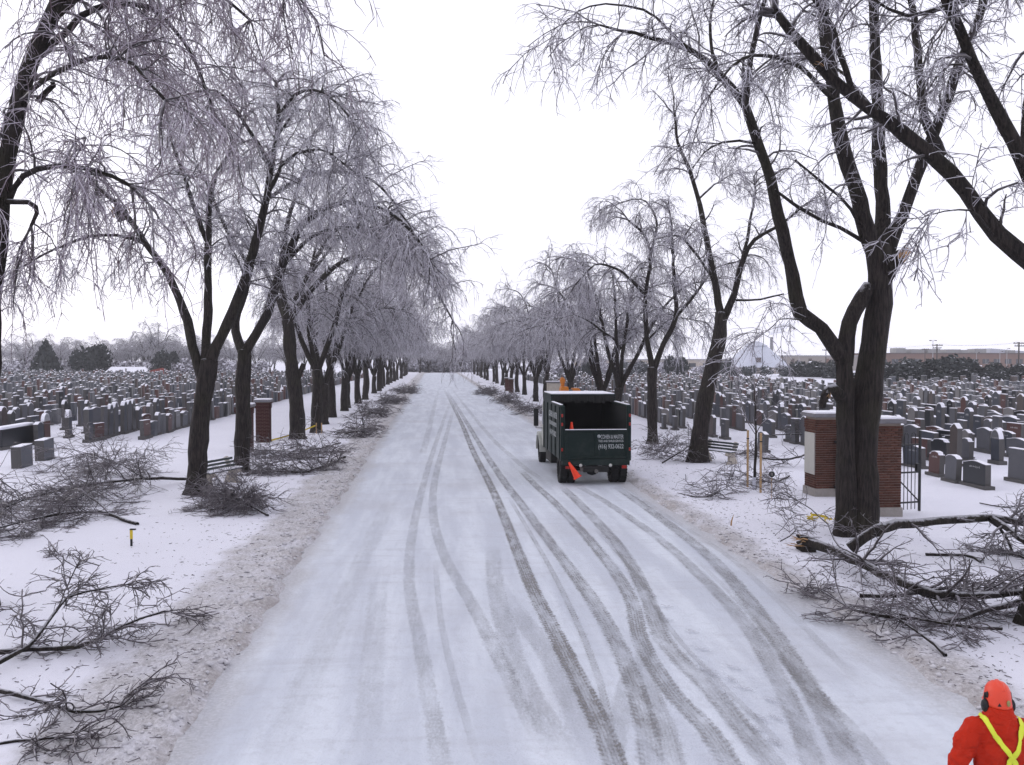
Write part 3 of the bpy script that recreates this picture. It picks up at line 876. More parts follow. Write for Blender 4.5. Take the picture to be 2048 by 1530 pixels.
# --- the rest of the avenue: four shared forms
def generic(seed, h=12.5, spread=5.0, n=5, fork=3.0, lean=0.0):
    rg = np.random.default_rng(seed)
    tr = [dict(p=[(0, 0, -.12), (.05 + lean * .3, 0, fork * .5), (lean * .8, .05, fork)], r0=.30, r1=.25, flare=True, d=0)]
    for k in range(n):
        a = 2 * math.pi * (k + .4 * rg.random()) / n
        rr = spread * (.55 + .35 * rg.random()); hh = h * (.72 + .25 * rg.random())
        c, s_ = math.cos(a), math.sin(a)
        tr.append(dict(p=[(lean * .8, .05, fork - .15), (lean + c * rr * .22, s_ * rr * .22, fork + (hh - fork) * .3), (lean + c * rr * .45, s_ * rr * .45, fork + (hh - fork) * .65), (lean + c * rr * .75, s_ * rr * .75, fork + (hh - fork) * .93), (lean + c * rr * 1.1, s_ * rr * 1.1, hh)],
                       r0=.15, r1=.04, s=.3))
        a2 = a + (rg.random() - .5) * 1.2
        tr.append(dict(p=[(lean + c * rr * .3, s_ * rr * .3, fork + (hh - fork) * .42), (lean + math.cos(a2) * rr * .8, math.sin(a2) * rr * .8, fork + (hh - fork) * .62), (lean + math.cos(a2) * rr * 1.25, math.sin(a2) * rr * 1.25, fork + (hh - fork) * .6)],
                       r0=.075, r1=.03, s=.15, d=3.4))
    return tr


FORMS = []
for k, (h, sp, fk, n) in enumerate([(12.4, 5.6, 2.6, 4), (12.9, 5.2, 3.3, 5), (11.6, 5.8, 2.9, 4), (13.2, 5.4, 2.3, 5)]):
    t = Tree(generic(50 + k, h, sp, n, fk), 60 + k, bl=2.3, bden=2.0, tw=9, tl=1.15, sub=5, sl=.38, droop=.6, tdroop=1.2, rmul=1.8)
    FORMS.append(t.meshes((0, 0, 0), M['frost_haze']))
ORD = ['first', 'second', 'third', 'fourth', 'fifth', 'sixth', 'seventh', 'eighth', 'ninth', 'tenth', 'eleventh', 'twelfth', 'thirteenth', 'fourteenth', 'fifteenth',
       'sixteenth', 'seventeenth', 'eighteenth', 'nineteenth', 'twentieth', 'twenty-first', 'twenty-second', 'twenty-third', 'twenty-fourth', 'twenty-fifth', 'twenty-sixth', 'twenty-seventh', 'twenty-eighth', 'twenty-ninth', 'thirtieth']


def form_tree(k, x, y, rz, s, label, name='weeping_tree', group=AVEN, sz=None):
    e = empty(name, (x, y, 0), rz, label, 'tree', group)
    e.scale = (s, s, sz or s)
    for nm, me in zip(('trunk', 'branch_sprays', 'crown'), FORMS[k]):
        link(nm, me, e)
    return e


yl = [60.5, 67, 74.5, 79, 87, 95, 103, 112, 120, 129, 138, 148, 158, 169, 180, 192, 204, 217, 230, 243]
for i, y in enumerate(yl):
    form_tree(i % 4, -7.3 + rng.normal() * .25, y, rng.random() * 6.28, .93 + .12 * rng.random(), 'frosted avenue tree, %s along the dirt-edged side after the taped fork tree' % ORD[i])
yr = [51, 57.2, 70, 83, 90, 98, 106, 115, 124, 133, 143, 153, 164, 175, 187, 199, 212, 226, 240]
for i, y in enumerate(yr):
    form_tree((i + 2) % 4, 10.75 + rng.normal() * .25, y, rng.random() * 6.28, .84 + .12 * rng.random(), 'frosted avenue tree, %s beyond the truck on the truck side' % ORD[i])

# ------------------------------------------------------------------ fallen branches
FALL = 'broken branches lying on the snow'


def fallen(limbs, seed, name, label, **kw):
    """limbs: (points (px,py,height), r0, r1, extra)"""
    ls = []
    for pts, r0, r1, ex in limbs:
        P = [tuple(G(q[0], q[1], q[2])) for q in pts]
        ls.append(dict(p=P, r0=r0, r1=r1, wob=.8, **ex))
    a = dict(bl=1.1, bden=4, tw=9, tl=.55, sub=4, sl=.2, droop=.35, tdroop=.5, floor=.07, flat=.55, upb=.5)
    a.update(kw)
    t = Tree(ls, seed, **a)
    p0 = ls[0]['p'][0]
    return plant(t, (p0[0], p0[1], 0), M['fallen'], name, label, 'branch', FALL, ('bough', 'branch_sprays', 'twig_sprays'))


D0 = dict(s=.15)
fallen([([(372, 958, .12), (300, 958, .3), (200, 968, .35), (90, 990, .3), (10, 1015, .2)], .06, .02, D0),
        ([(300, 958, .3), (230, 925, .5), (150, 900, .9)], .03, .012, D0),
        ([(275, 1048, .12), (190, 1022, .2), (80, 1035, .25), (-20, 1060, .2)], .055, .02, D0),
        ([(200, 968, .35), (140, 1000, .3), (40, 1000, .5)], .03, .012, D0)],
       101, 'fallen_branch', 'long fallen branch spreading its twigs beside the dark-trunked tree by the bench', bl=1.7, bden=5.5, tw=13, tl=.8, sub=5)
fallen([([(-60, 1320, .1), (60, 1300, .15), (160, 1292, .2), (240, 1252, .35), (330, 1222, .3)], .04, .014, D0),
        ([(-60, 1350, .1), (60, 1296, .25), (120, 1215, .55), (160, 1185, .7), (232, 1172, .8)], .035, .012, D0),
        ([(-50, 1365, .1), (60, 1395, .12), (150, 1425, .1), (240, 1412, .12)], .035, .016, dict(s=.15, d=2.6)),
        ([(-50, 1490, .1), (30, 1480, .1), (110, 1475, .1)], .025, .012, D0)],
       102, 'fallen_branch', 'sprawling fallen branch in the lower corner reaching onto the dirty road edge', bl=.75, bden=5, tw=9, tl=.36, sub=4, sl=.13)
fallen([([(198, 1132, .08), (150, 1118, .1), (110, 1112, .1)], .014, .008, D0)], 103, 'fallen_twig', 'small twig lying alone on clean snow near the yellow marker stake', bl=.45, bden=7, tw=6, tl=.25, sub=3, sl=.1)
fallen([([(535, 1030, .1), (480, 1000, .3), (420, 985, .2)], .035, .014, D0), ([(520, 985, .1), (470, 1010, .3), (420, 1020, .1)], .03, .014, D0)], 104, 'brush_heap', 'tangled brush heap in front of the bench', bl=.9, bden=7, tw=12, tl=.6, sub=4, flat=.7)
fallen([([(690, 915, .12), (640, 935, .14), (590, 945, .12), (540, 940, .15)], .06, .03, D0), ([(680, 885, .15), (600, 905, .3), (520, 900, .3)], .04, .015, D0), ([(650, 915, .3), (580, 920, .4), (510, 935, .3)], .03, .014, D0)],
       105, 'brush_heap', 'wide brush heap with a cut bough end beside the brick gate pillar', bl=1.3, bden=5, tw=10, tl=.7, sub=4, flat=.6, rmul=1.1)
far_l = [(690, 868, 735, 856), (735, 828, 762, 820), (772, 803, 795, 798), (805, 783, 820, 779)]
for i, (a, b_, c_, d_) in enumerate(far_l):
    fallen([([(a, b_, .2), ((a + c_) / 2, (b_ + d_) / 2, .5), (c_, d_, .2)], .05, .02, D0), ([(a - 15, b_ - 3, .2), ((a + c_) / 2 - 10, (b_ + d_) / 2, .4), (c_ - 5, d_ + 5, .2)], .05, .02, D0)],
           110 + i, 'brush_heap', 'brush heap under the avenue trees on the dirt-edged side, %s after the gate pillar' % ORD[i], bl=1.5, bden=3.6, tw=8, tl=.7, sub=3, flat=.4, rmul=1.6)
# right side
fallen([([(1612, 1085, .25), (1660, 1098, .28), (1720, 1122, .35), (1800, 1160, .45), (1880, 1186, .5), (1960, 1192, .5), (2060, 1182, .5)], .11, .05, dict(s=.25)),
        ([(1800, 1160, .45), (1850, 1185, .35), (1900, 1195, .3), (1960, 1192, .35)], .05, .03, D0),
        ([(2075, 1195, .45), (1980, 1218, .35), (1930, 1235, .25), (1890, 1248, .12)], .055, .03, D0),
        ([(1720, 1190, .2), (1800, 1190, .25), (1900, 1175, .4)], .04, .02, D0),
        ([(1820, 1240, .2), (1720, 1225, .2), (1640, 1180, .2)], .03, .012, D0),
        ([(2000, 1260, .2), (1900, 1250, .25), (1780, 1225, .2)], .03, .012, D0),
        ([(1890, 1310, .1), (1850, 1275, .2), (1800, 1240, .3)], .03, .015, D0)],
       130, 'fallen_branch', 'great torn bough lying along the verge in front of the twin-stemmed tree', bl=1.0, bden=4.2, tw=8, tl=.45, sub=4, sl=.15, flat=.5)
eb = [o for o in C.objects if o.name.startswith('fallen_branch')][-1]
splinter(eb, G(1606, 1083, .28), (-1, .1, .3), .42, 9, (eb.location.x, eb.location.y, 0))
fallen([([(1700, 1096, .35), (1760, 1060, .75), (1800, 1052, .8), (1900, 1040, .85), (1985, 1037, .85), (2080, 1052, .75)], .115, .07, dict(s=.35, d=1.5)),
        ([(1975, 1040, .85), (2005, 1065, .5), (2025, 1105, .1)], .04, .025, D0),
        ([(1985, 1038, .85), (2040, 1075, .7), (2090, 1110, .5)], .07, .04, D0),
        ([(2080, 1130, .15), (2035, 1110, .2), (2000, 1108, .1)], .03, .012, D0)],
       131, 'fallen_branch', 'thick snow-topped limb propped against the foot of the twin-stemmed tree', bl=1.0, bden=3.5, tw=9, tl=.5, sub=4, sl=.16)
fallen([([(1355, 985, .1), (1410, 990, .2), (1470, 965, .3)], .025, .01, D0), ([(1375, 968, .1), (1420, 985, .2)], .018, .008, D0)], 132, 'fallen_branch', 'thin bare branch lying on open snow between the bench and the road edge', bl=1.0, bden=3.5, tw=5, tl=.5, sub=3)
fallen([([(1325, 925, .1), (1360, 905, .5), (1385, 885, .8)], .035, .014, D0), ([(1285, 895, .1), (1330, 905, .4), (1375, 915, .2)], .03, .012, D0)], 133, 'brush_heap', 'brush heap between the truck and the leaning bench tree', bl=1.2, bden=6, tw=9, tl=.6, sub=3)
fallen([([(1622, 905, .5), (1580, 915, .45), (1530, 915, .35), (1490, 900, .3)], .045, .018, D0), ([(1580, 952, .12), (1540, 965, .15), (1470, 940, .35)], .045, .016, D0), ([(1545, 870, .5), (1600, 868, .6), (1620, 872, .4)], .03, .012, D0)], 134, 'fallen_branch', 'forked fallen branch lying behind the staked young tree', bl=1.1, bden=3.6, tw=7, tl=.5, sub=3)
fallen([([(1680, 1095, .1), (1650, 1035, .5), (1600, 1000, .8), (1560, 985, .9)], .022, .009, D0), ([(1560, 1082, .1), (1590, 1060, .3), (1580, 1020, .6)], .016, .007, D0)], 135, 'fallen_branch', 'thin upright dead branch leaning by the yellow tape', bl=.8, bden=3.5, tw=5, tl=.4, sub=3)
fallen([([(1850, 1110, .1), (1930, 1112, .12), (1960, 1124, .1)], .035, .025, dict(s=.3, d=.8))], 136, 'fallen_branch', 'short dark stick lying flat between the two big fallen limbs', bl=.3, bden=.8, tw=2, tl=.2, sub=2)
fallen([([(1960, 1005, .1), (2010, 1012, .15), (2070, 1000, .2)], .018, .01, D0)], 137, 'fallen_twig', 'fine twig on the clean snow beside the nearest black headstone', bl=.8, bden=2.4, tw=4, tl=.4, sub=2)
far_r = [(1045, 813, 1085, 828), (1000, 795, 1030, 802), (960, 780, 985, 786)]
for i, (a, b_, c_, d_) in enumerate(far_r):
    fallen([([(a, b_, .2), ((a + c_) / 2, (b_ + d_) / 2, .5), (c_, d_, .2)], .05, .02, D0)], 140 + i, 'brush_heap', 'brush heap under the avenue trees beyond the truck, %s from it' % ORD[i], bl=1.5, bden=4, tw=8, tl=.7, sub=3, flat=.4, rmul=1.6)


def litter():
    """crumbs of bark and short sticks shed over both verges"""
    rg = np.random.default_rng(77); S = []
    for _ in range(6000):
        if rg.random() < .5: x = -2.9 - abs(rg.normal()) * 2.2
        else: x = 6.9 + abs(rg.normal()) * 2.2
        S.append((x, 6 + 44 * rg.random() ** 1.5))
    for _ in range(1500): S.append((8 + rg.normal() * 2.2, 16 + rg.normal() * 4))
    S = np.array(S); n = len(S)
    a = rg.random(n) * 6.28; L = .02 + .09 * rg.random(n) ** 2
    z = ground_z(S[:, 0], S[:, 1]) + .004
    d = np.stack([np.cos(a), np.sin(a), .1 * rg.normal(size=n)], -1)
    P0 = np.column_stack([S, z]); P = np.stack([P0, P0 + d * L[:, None]], 1)
    V, Q = tubes(P, np.repeat((.003 + .005 * rg.random(n))[:, None], 2, 1), 3, rg)
    o = link('twig_litter', np_mesh('twig_litter', V, Q, False, [M['fallen']]))
    tag(o, 'crumbs of bark and short sticks littering the snow', 'litter', kind='stuff')


litter()


def clods():
    """frozen crumbs of ploughed snow along both road edges"""
    rg = np.random.default_rng(91); n = 2200
    side = rg.random(n) < .6
    x = np.where(side, -2.95 - np.abs(rg.normal(size=n)) * .55, 6.75 + np.abs(rg.normal(size=n)) * .35)
    y = 5 + 50 * rg.random(n) ** 1.6
    r = .012 + .045 * rg.random(n) ** 3
    O = np.array([(1, 0, 0), (0, 1, 0), (-1, 0, 0), (0, -1, 0), (0, 0, 1), (0, 0, -1)], float)
    V = (O[None] + rg.normal(size=(n, 6, 3)) * .25) * r[:, None, None] * np.array([1.2, 1.2, .8]) + np.stack([x, y, ground_z(x, y) + r * .3], -1)[:, None]
    T = np.array([(0, 1, 4), (1, 2, 4), (2, 3, 4), (3, 0, 4), (1, 0, 5), (2, 1, 5), (3, 2, 5), (0, 3, 5)])
    Q = (T[None] + (np.arange(n) * 6)[:, None, None]).reshape(-1, 3)
    o = link('snow_clods', np_mesh('snow_clods', V.reshape(-1, 3), Q, False, [simple('dirty_snow', (.54, .53, .56), .8, .3, 4)]))
    tag(o, 'frozen crumbs of ploughed snow along both road edges', 'snow', kind='stuff')


clods()
# ------------------------------------------------------------------ brick gates
def mat_brick(name, base):
    b = NB(name)
    oi = b.n.new('ShaderNodeObjectInfo')
    v = b.math('ADD', b.math('MULTIPLY', oi.outputs['Random'], 0.7), b.math('MULTIPLY', b.noise(20, 3, 0.6, b.pos()), 0.5))
    c = b.mix(v, tuple(x * 0.55 for x in base), tuple(x * 1.35 for x in base))
    b.bump(b.noise(60, 3, 0.6, b.pos()), 0.3, 0.01)
    return b.set(c, 0.85, 0.2)


M['brick'] = mat_brick('red_brick', (0.078, 0.035, 0.026))
M['brick_far'] = mat_brick('dark_red_brick', (0.062, 0.022, 0.020))
BW, BH, BC = 0.215, 0.060, 0.072


def brick_mesh(w_, nm='brick'):
    m = MB().box((-w_ / 2, -.05, 0), (w_ / 2, .05, BH)).mesh(nm, 0.004); m.materials.append(M['brick']); return m


def pillar(name, loc, size, height, label, singles, brickmat, plinth=.32, plaque=False, cap=True, group=None, mat_cap=None):
    e = empty(name, loc, 0, label, 'gate pillar', group)
    h = size / 2
    n = max(2, int(round(size / .225))); full = size / n - .01; half = full / 2 - .005
    me_f, me_h = brick_mesh(full), brick_mesh(half)
    for m in (me_f, me_h): m.materials[0] = brickmat
    MB().box((-h + .012, -h + .012, plinth), (h - .012, h - .012, height)).obj('mortar_core', M['mortar'], e)
    MB().box((-h - .05, -h - .05, -.15), (h + .05, h + .05, plinth)).obj('plinth', M['concrete'], e, .02)
    rest = MB()
    rows = int((height - plinth) / BC)
    for r in range(rows):
        z = plinth + .006 + r * BC
        lay = []
        if r % 2 == 0:
            lay = [(-h + (i + .5) * size / n, 0) for i in range(n)]
        else:
            lay = [(-h + size / n / 4, 1)] + [(-h + (i + 1) * size / n, 0) for i in range(n - 1)] + [(h - size / n / 4, 1)]
        proud = .03 if r >= rows - 4 else 0.0
        for fc, (ang, sgl) in enumerate(((0, singles), (-90, singles), (90, False), (180, False))):
            for xx, hf in lay:
                if sgl:
                    o = link('brick', me_h if hf else me_f, e)
                    a = R(ang)
                    off = Vector((xx, -h + .05 - .012 - proud + .004 * random.random(), z))
                    o.location = Matrix.Rotation(a, 3, 'Z') @ off
                    o.rotation_euler = (0, 0, a)
                else:
                    hw = (half if hf else full) / 2
                    q = MB().box((xx - hw, -h - .012 - proud, z), (xx + hw, -h + .08, z + BH))
                    Rm = Matrix.Rotation(R(ang), 3, 'Z')
                    rest.add([Rm @ Vector(p) for p in q.v], q.f)
    o = rest.obj('brickwork', brickmat, e); o['kind'] = 'stuff'
    if cap:
        MB().box((-h - .10, -h - .10, height), (h + .10, h + .10, height + .13)).obj('capstone', mat_cap or M['cap_stone'], e, .025, 2)
        MB().box((-h - .06, -h - .06, height + .128), (h + .06, h + .06, height + .17)).obj('snow_cap', M['snow'], e, .02, 2)
    if plaque:
        MB().box((-h - .045, -h + .06, .75), (-h - .004, h - .06, 2.05)).obj('plaque', M['plaque'], e, .006)
    return e


GP_FAR = G(1652, 1000); GP_NEAR = G(1765, 1046)
gx = 12.3
p1 = pillar('gate_pillar', (gx, 27.5, 0), .86, 2.55, 'brick gate pillar with a pale plaque on its road face', True, M['brick'], plaque=True, group='brick pillars of the iron gate')
p2 = pillar('gate_pillar', (gx, 23.9, 0), .80, 2.62, 'brick gate pillar half hidden by the twin-stemmed tree with the gate leaf hung on it', True, M['brick'], group='brick pillars of the iron gate')
# dark iron hinge post on the far pillar
post = MB().tube([(.22, -.55, .25), (.22, -.55, 2.05)], .055, 8)
post.box((.13, -.56, .35), (.31, -.47, .42)); post.box((.13, -.56, 1.75), (.31, -.47, 1.82)); post.box((.17, -.62, 1.0), (.27, -.5, 1.15))
post.obj('hinge_post', M['iron'], p1)


def gate_leaf(loc, rz, width, height, label):
    e = empty('iron_gate_leaf', loc, rz, label, 'gate', 'leaves of the iron gate')
    z0 = .12
    for x in (0.03, width):
        MB().box((x - .03, -.03, z0 - .06), (x + .03, .03, height)).obj('stile', M['iron'], e, .005)
    for z in (z0 + .18, 1.15, height - .42):
        MB().box((.06, -.02, z), (width - .03, .02, z + .045)).obj('rail', M['iron'], e)
    bar = MB().tube([(0, 0, z0), (0, 0, height - .12)], .012, 6)
    for k, q in enumerate((0, 1)):
        pass
    bm_ = bar.mesh('bar'); bm_.materials.append(M['iron'])
    nb = 6
    for k in range(nb):
        x = .06 + (width - .09) * (k + 1) / (nb + 1)
        o = link('bar', bm_, e); o.location = (x, 0, 0); o.rotation_euler = (0, 0, .5 * k)
    for k in range(0, nb, 2):   # hoops joining pairs of bars
        xa = .06 + (width - .09) * (k + 1) / (nb + 1); xb = .06 + (width - .09) * (k + 2) / (nb + 1)
        pts = [((xa + xb) / 2 - (xb - xa) / 2 * math.cos(a), 0, height - .12 + (xb - xa) / 2 * math.sin(a)) for a in [math.pi * j / 8 for j in range(9)]]
        MB().tube(pts, .012, 6).obj('hoop', M['iron'], e)
    MB().tube([(.08, 0, 1.14), (width - .04, 0, .36)], .02, 6).obj('brace', M['iron'], e)
    MB().box((width - .14, -.05, 1.2), (width - .03, .05, 1.42)).obj('lock_box', M['iron'], e, .008)
    return e


gate_leaf((gx + .45, 24.12, 0), R(14), 1.0, 2.35, 'open black iron gate leaf in front of the headstones')
gate_leaf((gx + .50, 27.75, 0), R(-4), 1.0, 2.35, 'black iron gate leaf glimpsed between the plaque pillar and the big trunk')

# left-hand gate, farther off: bricks too small to pick apart
pillar('gate_pillar', (-8.75, 47.2, 0), .66, 2.15, 'dark red brick pillar on the dirt-edged side with yellow tape at its foot', False, M['brick_far'], plinth=.1, group='brick pillars across the road')
pillar('gate_pillar', (-8.75, 42.6, 0), .66, 2.15, 'brick pillar half hidden behind the straight-trunked tree', False, M['brick_far'], plinth=.1, group='brick pillars across the road')
# pale stone pillar beyond the truck
e = empty('stone_pillar', (10.9, 81.5, 0), 0, 'pale stone pillar beyond the truck beside an avenue tree', 'pillar')
MB().box((-.6, -.5, -.1), (.6, .5, 2.15)).obj('shaft', M['pale_stone'], e, .04)
MB().box((-.7, -.6, 2.148), (.7, .6, 2.3)).obj('capstone', M['cap_stone'], e, .03)
# far brick pillars under the avenue
for i, (x, y) in enumerate(((9.6, 112), (9.6, 118))):
    pillar('gate_pillar', (x, y, 0), .55, 1.7, 'far brick pillar under the truck-side avenue, %s one' % ('nearer' if i == 0 else 'farther'), False, M['brick_far'], plinth=.1, group='far brick pillars')


# ------------------------------------------------------------------ headstones
def granite(name, col, rough, var=.35, bump=0.0):
    b = NB(name); p = b.objco()
    n = b.noise(60, 2, .7, p); g = b.noise(2.2, 3, .6, p)
    c = b.mix(n, tuple(x * (1 - var) for x in col), tuple(x * (1 + var) for x in col))
    c = b.mix(b.math('MULTIPLY', b.step(g, .45, .7), .3), c, tuple(x * .6 for x in col))
    if bump: b.bump(b.noise(25, 3, .7, p), bump, .02)
    return b.set(c, rough, .45)


STONES = [granite('grey_granite', (.082, .084, .098), .55), granite('black_granite', (.010, .012, .016), .28, .5), granite('red_granite', (.070, .026, .023), .5),
          granite('blue_grey_granite', (.038, .044, .060), .45), granite('brown_granite', (.060, .045, .043), .5), granite('light_limestone', (.165, .158, .16), .8)]
ROCK = granite('rock_faced_edge', (.085, .081, .082), .85, .35, .5)
SNAMES = ['grey', 'black', 'red', 'blue-grey', 'brown', 'pale']


def profile(kind):
    if kind == 0: return [(-.5, 0), (.5, 0), (.5, 1), (-.5, 1)]
    if kind == 1:   # serpentine
        top = [(.5 - i / 12, .90 + .10 * (0.5 - 0.5 * math.cos(2 * math.pi * i / 12)) ** 0.8) for i in range(13)]
        return [(-.5, 0), (.5, 0)] + top
    if kind == 2: return [(-.5, 0), (.5, 0), (.5, .88), (.30, .97), (0, 1), (-.30, .97), (-.5, .88)]
    if kind == 3:
        return [(-.5, 0), (.5, 0)] + [(.5 * math.cos(a), .72 + .28 * math.sin(a)) for a in [math.pi * i / 10 for i in range(11)]]
    if kind == 4:   # shouldered
        return [(-.5, 0), (.5, 0), (.5, .86), (.36, .86), (.30, .96), (0, 1), (-.30, .96), (-.36, .86), (-.5, .86)]


def stone_meshes(kind):
    pr = profile(kind)
    slab = MB().prism(pr, -.5, .5)
    top = pr[2:]
    lo = [(x * 1.02, z - .004) for x, z in top]; hi = [(x * .97, z + .024) for x, z in top]
    capm = MB().prism(lo + hi[::-1], -.51, .49)
    return slab, capm


SLABS = [stone_meshes(k) for k in range(5)]
slab_me, cap_me = [], []
for k, (s_, c_) in enumerate(SLABS):
    a = s_.mesh('headstone'); a.materials.append(STONES[0]); a.materials.append(ROCK)
    for p in a.polygons:
        n_ = p.normal
        p.material_index = 0 if abs(n_.y) > .9 else 1
    b_ = c_.mesh('snow_cap'); b_.materials.append(M['snow'])
    slab_me.append(a); cap_me.append(b_)
base_mb = MB().box((-.5, -.5, -1), (.5, .5, 1)); base_me = base_mb.mesh('base'); base_me.materials.append(ROCK)
INK = simple('engraved_lettering', (.42, .42, .43), .7, .2, 30)


def inscription(seed):
    """worn, unreadable engraved strokes"""
    rg = random.Random(seed); mb = MB(); x = -.22
    while x < .22:
        for _ in range(rg.choice((2, 3))):
            x0 = x + rg.random() * .03; z0 = .70 + rg.random() * .03
            if rg.random() < .6: mb.box((x0, -.512, z0), (x0 + .012, -.498, z0 + .05 + .03 * rg.random()))
            else: mb.box((x0 - .012, -.512, z0 + .02), (x0 + .03, -.498, z0 + .034))
        x += .055
    return mb


ins_me = []
for k in range(3):
    m_ = inscription(k).mesh('inscription'); m_.materials.append(INK); ins_me.append(m_)


def headstone(S, label, group):
    x, y, wd, ht, th, kind, col, rz, bh = S[:9]
    e = empty('gravestone', (x, y, 0), rz, label, 'gravestone', group)
    e.rotation_euler = ((random.random() - .5) * .07, (random.random() - .5) * .05, rz)
    o = link('base', base_me, e); o.scale = (wd + .22, th + .16, bh)
    o = link('headstone', slab_me[kind], e); o.location = (0, 0, bh - .003); o.scale = (wd, th, ht)
    o.material_slots[0].link = 'OBJECT'; o.material_slots[0].material = STONES[col]
    c_ = link('snow_cap', cap_me[kind], e); c_.location = (0, 0, bh); c_.scale = (wd, th, ht)
    if col in (1, 2, 3) and S[9]:
        i_ = link('inscription', ins_me[int(x * 7) % 3], e); i_.location = (0, 0, bh); i_.scale = (wd, th, ht)
    return e


rg = np.random.default_rng(404)
stones = []     # x,y,w,h,t,kind,col,rz,baseh,inscr,side,row


def col_r(side):
    return int(rg.choice(6, p=[.36, .15, .13, .20, .07, .09] if side > 0 else [.33, .11, .17, .24, .09, .06]))


def add_row(x, y0, y1, side, row, tall):
    y = y0 + rg.random()
    while y < y1:
        if rg.random() < .10: y += 1.2 + 2.2 * rg.random(); continue
        wide = rg.random() < (.30 if tall else .55)
        wd = .95 + .4 * rg.random() if wide else .5 + .22 * rg.random()
        ht = .72 + .28 * rg.random() if wide else .95 + .48 * rg.random()
        if tall and not wide: ht *= 1.25
        col = col_r(side)
        kind = int(rg.choice(5, p=[.36, .30, .18, .06, .10]))
        rz = -math.pi / 2 if side > 0 else math.pi / 2
        stones.append([x + rg.normal() * .05, y + wd / 2, wd, ht, .16 + .07 * rg.random(), kind, col, rz + rg.normal() * .05 , .14 + .08 * rg.random(), rg.random() < .7, side, row])
        y += wd + .16 + .30 * rg.random()


# nearest stones of the truck-side cemetery, set one by one (picture foot x, foot y, width, height, shape, colour)
hand = [((1953, 978), 1.22, .78, 1, 1, 'nearest black headstone with a wavy snow-lined top and worn lettering'),
        ((1905, 968), .72, .85, 2, 0, 'grey headstone with a lump of snow on top next to the nearest black one'),
        ((1872, 955), .68, .80, 4, 2, 'red granite headstone in the first row seen past the open gate leaf'),
        ((1829, 938), 1.25, .78, 1, 3, 'wide slate-coloured headstone seen through the bars of the gate leaf'),
        ((2040, 968), 1.05, 1.05, 0, 0, 'large plain grey headstone at the picture edge'),
        ((1933, 925), .66, .86, 4, 0, 'slim grey shouldered headstone behind the nearest black one'),
        ((1893, 903), 1.20, .82, 0, 1, 'square-topped black headstone with worn lettering behind the red one'),
        ((2010, 903), 1.15, .80, 2, 3, 'broad dark blue headstone with gabled top near the picture edge'),
        ((1922, 888), .62, 1.05, 0, 0, 'tall narrow grey headstone behind the square black one'),
        ((1450, 880), .62, .95, 0, 1, 'black headstone on open snow just beyond the leaning bench tree'),
        ((1525, 905), .95, .80, 1, 3, 'dark headstone behind the two wooden stakes'),
        ((1350, 862), .50, .72, 0, 0, 'small grey headstone in the first row beside the slender forked tree'),
        ((1328, 860), .50, .80, 0, 3, 'small slate headstone in the first row next to the truck')]
hand_s = []
for (px, py), wd, ht, kind, col, lab in hand:
    g = G(px, py)
    hand_s.append(([g.x, g.y, wd, ht, .2, kind, col, -math.pi / 2 + rg.normal() * .05, .17, True, 1, 0], lab))
blocked = [(s[0], s[1]) for s, _ in hand_s]
xr = 15.3; row = 1
add_row(15.3, 44, 120, 1, 1, False)
x = 18.4
while x < 150:
    row += 1
    add_row(x, max(34 if x < 23 else 29, x * 1.42), 118 + (60 if x < 52 else 0), 1, row, row % 3 == 0)
    x += 2.05 + .45 * rg.random()
for yy in (141, 144): pass
for k in range(46):   # last row before the hedge
    stones.append([70 + 2.0 * k * .9, 143 + rg.normal(), .7 + .5 * rg.random(), .9 + .5 * rg.random(), .25, 0, col_r(1), -1.2, .15, False, 1, 99])
row = 0; x = -15.6
while x > -150:
    row += 1
    add_row(x, max(46.5 + rg.random(), -x * 1.4), 214, -1, row, row % 2 == 0)
    x -= 2.1 + .5 * rg.random()
stones = [s for s in stones if all((s[0] - bx) ** 2 + (s[1] - by) ** 2 > 1.4 for bx, by in blocked)]
# keep only what the picture can take in, with a margin
keep = []
for s in stones:
    px, py = proj((s[0], s[1], .5))
    if -260 < px < 2300: keep.append((s[3] * s[2] ** .5 / s[1], s, px))
keep.sort(key=lambda q: -q[0])
inframe = [q for q in keep if 0 < q[2] < 2048]
single = {id(q[1]) for q in inframe[:280]}
ROWW = lambda n: ORD[n - 1] if n <= 30 else 'far'
cnt = {}
for q in sorted((k for k in keep if id(k[1]) in single), key=lambda k: (k[1][10], k[1][11], k[1][1])):
    s = q[1]; side = 'truck-side' if s[10] > 0 else 'far-side'
    key = (s[10], s[11], s[6]); cnt[key] = cnt.get(key, 0) + 1
    nth = ORD[cnt[key] - 1] if cnt[key] <= 30 else 'last'
    where = 'cemetery beyond the truck' if s[10] > 0 else 'cemetery behind the bench'
    lab = '%s %s%s headstone from viewer in %s row of the %s' % (nth, 'broad ' if s[2] > .8 else 'narrow ', SNAMES[s[6]], ROWW(s[11]), where)
    headstone(s, lab, 'headstones in rows')
for s, lab in hand_s: headstone(s, lab, 'headstones in rows')


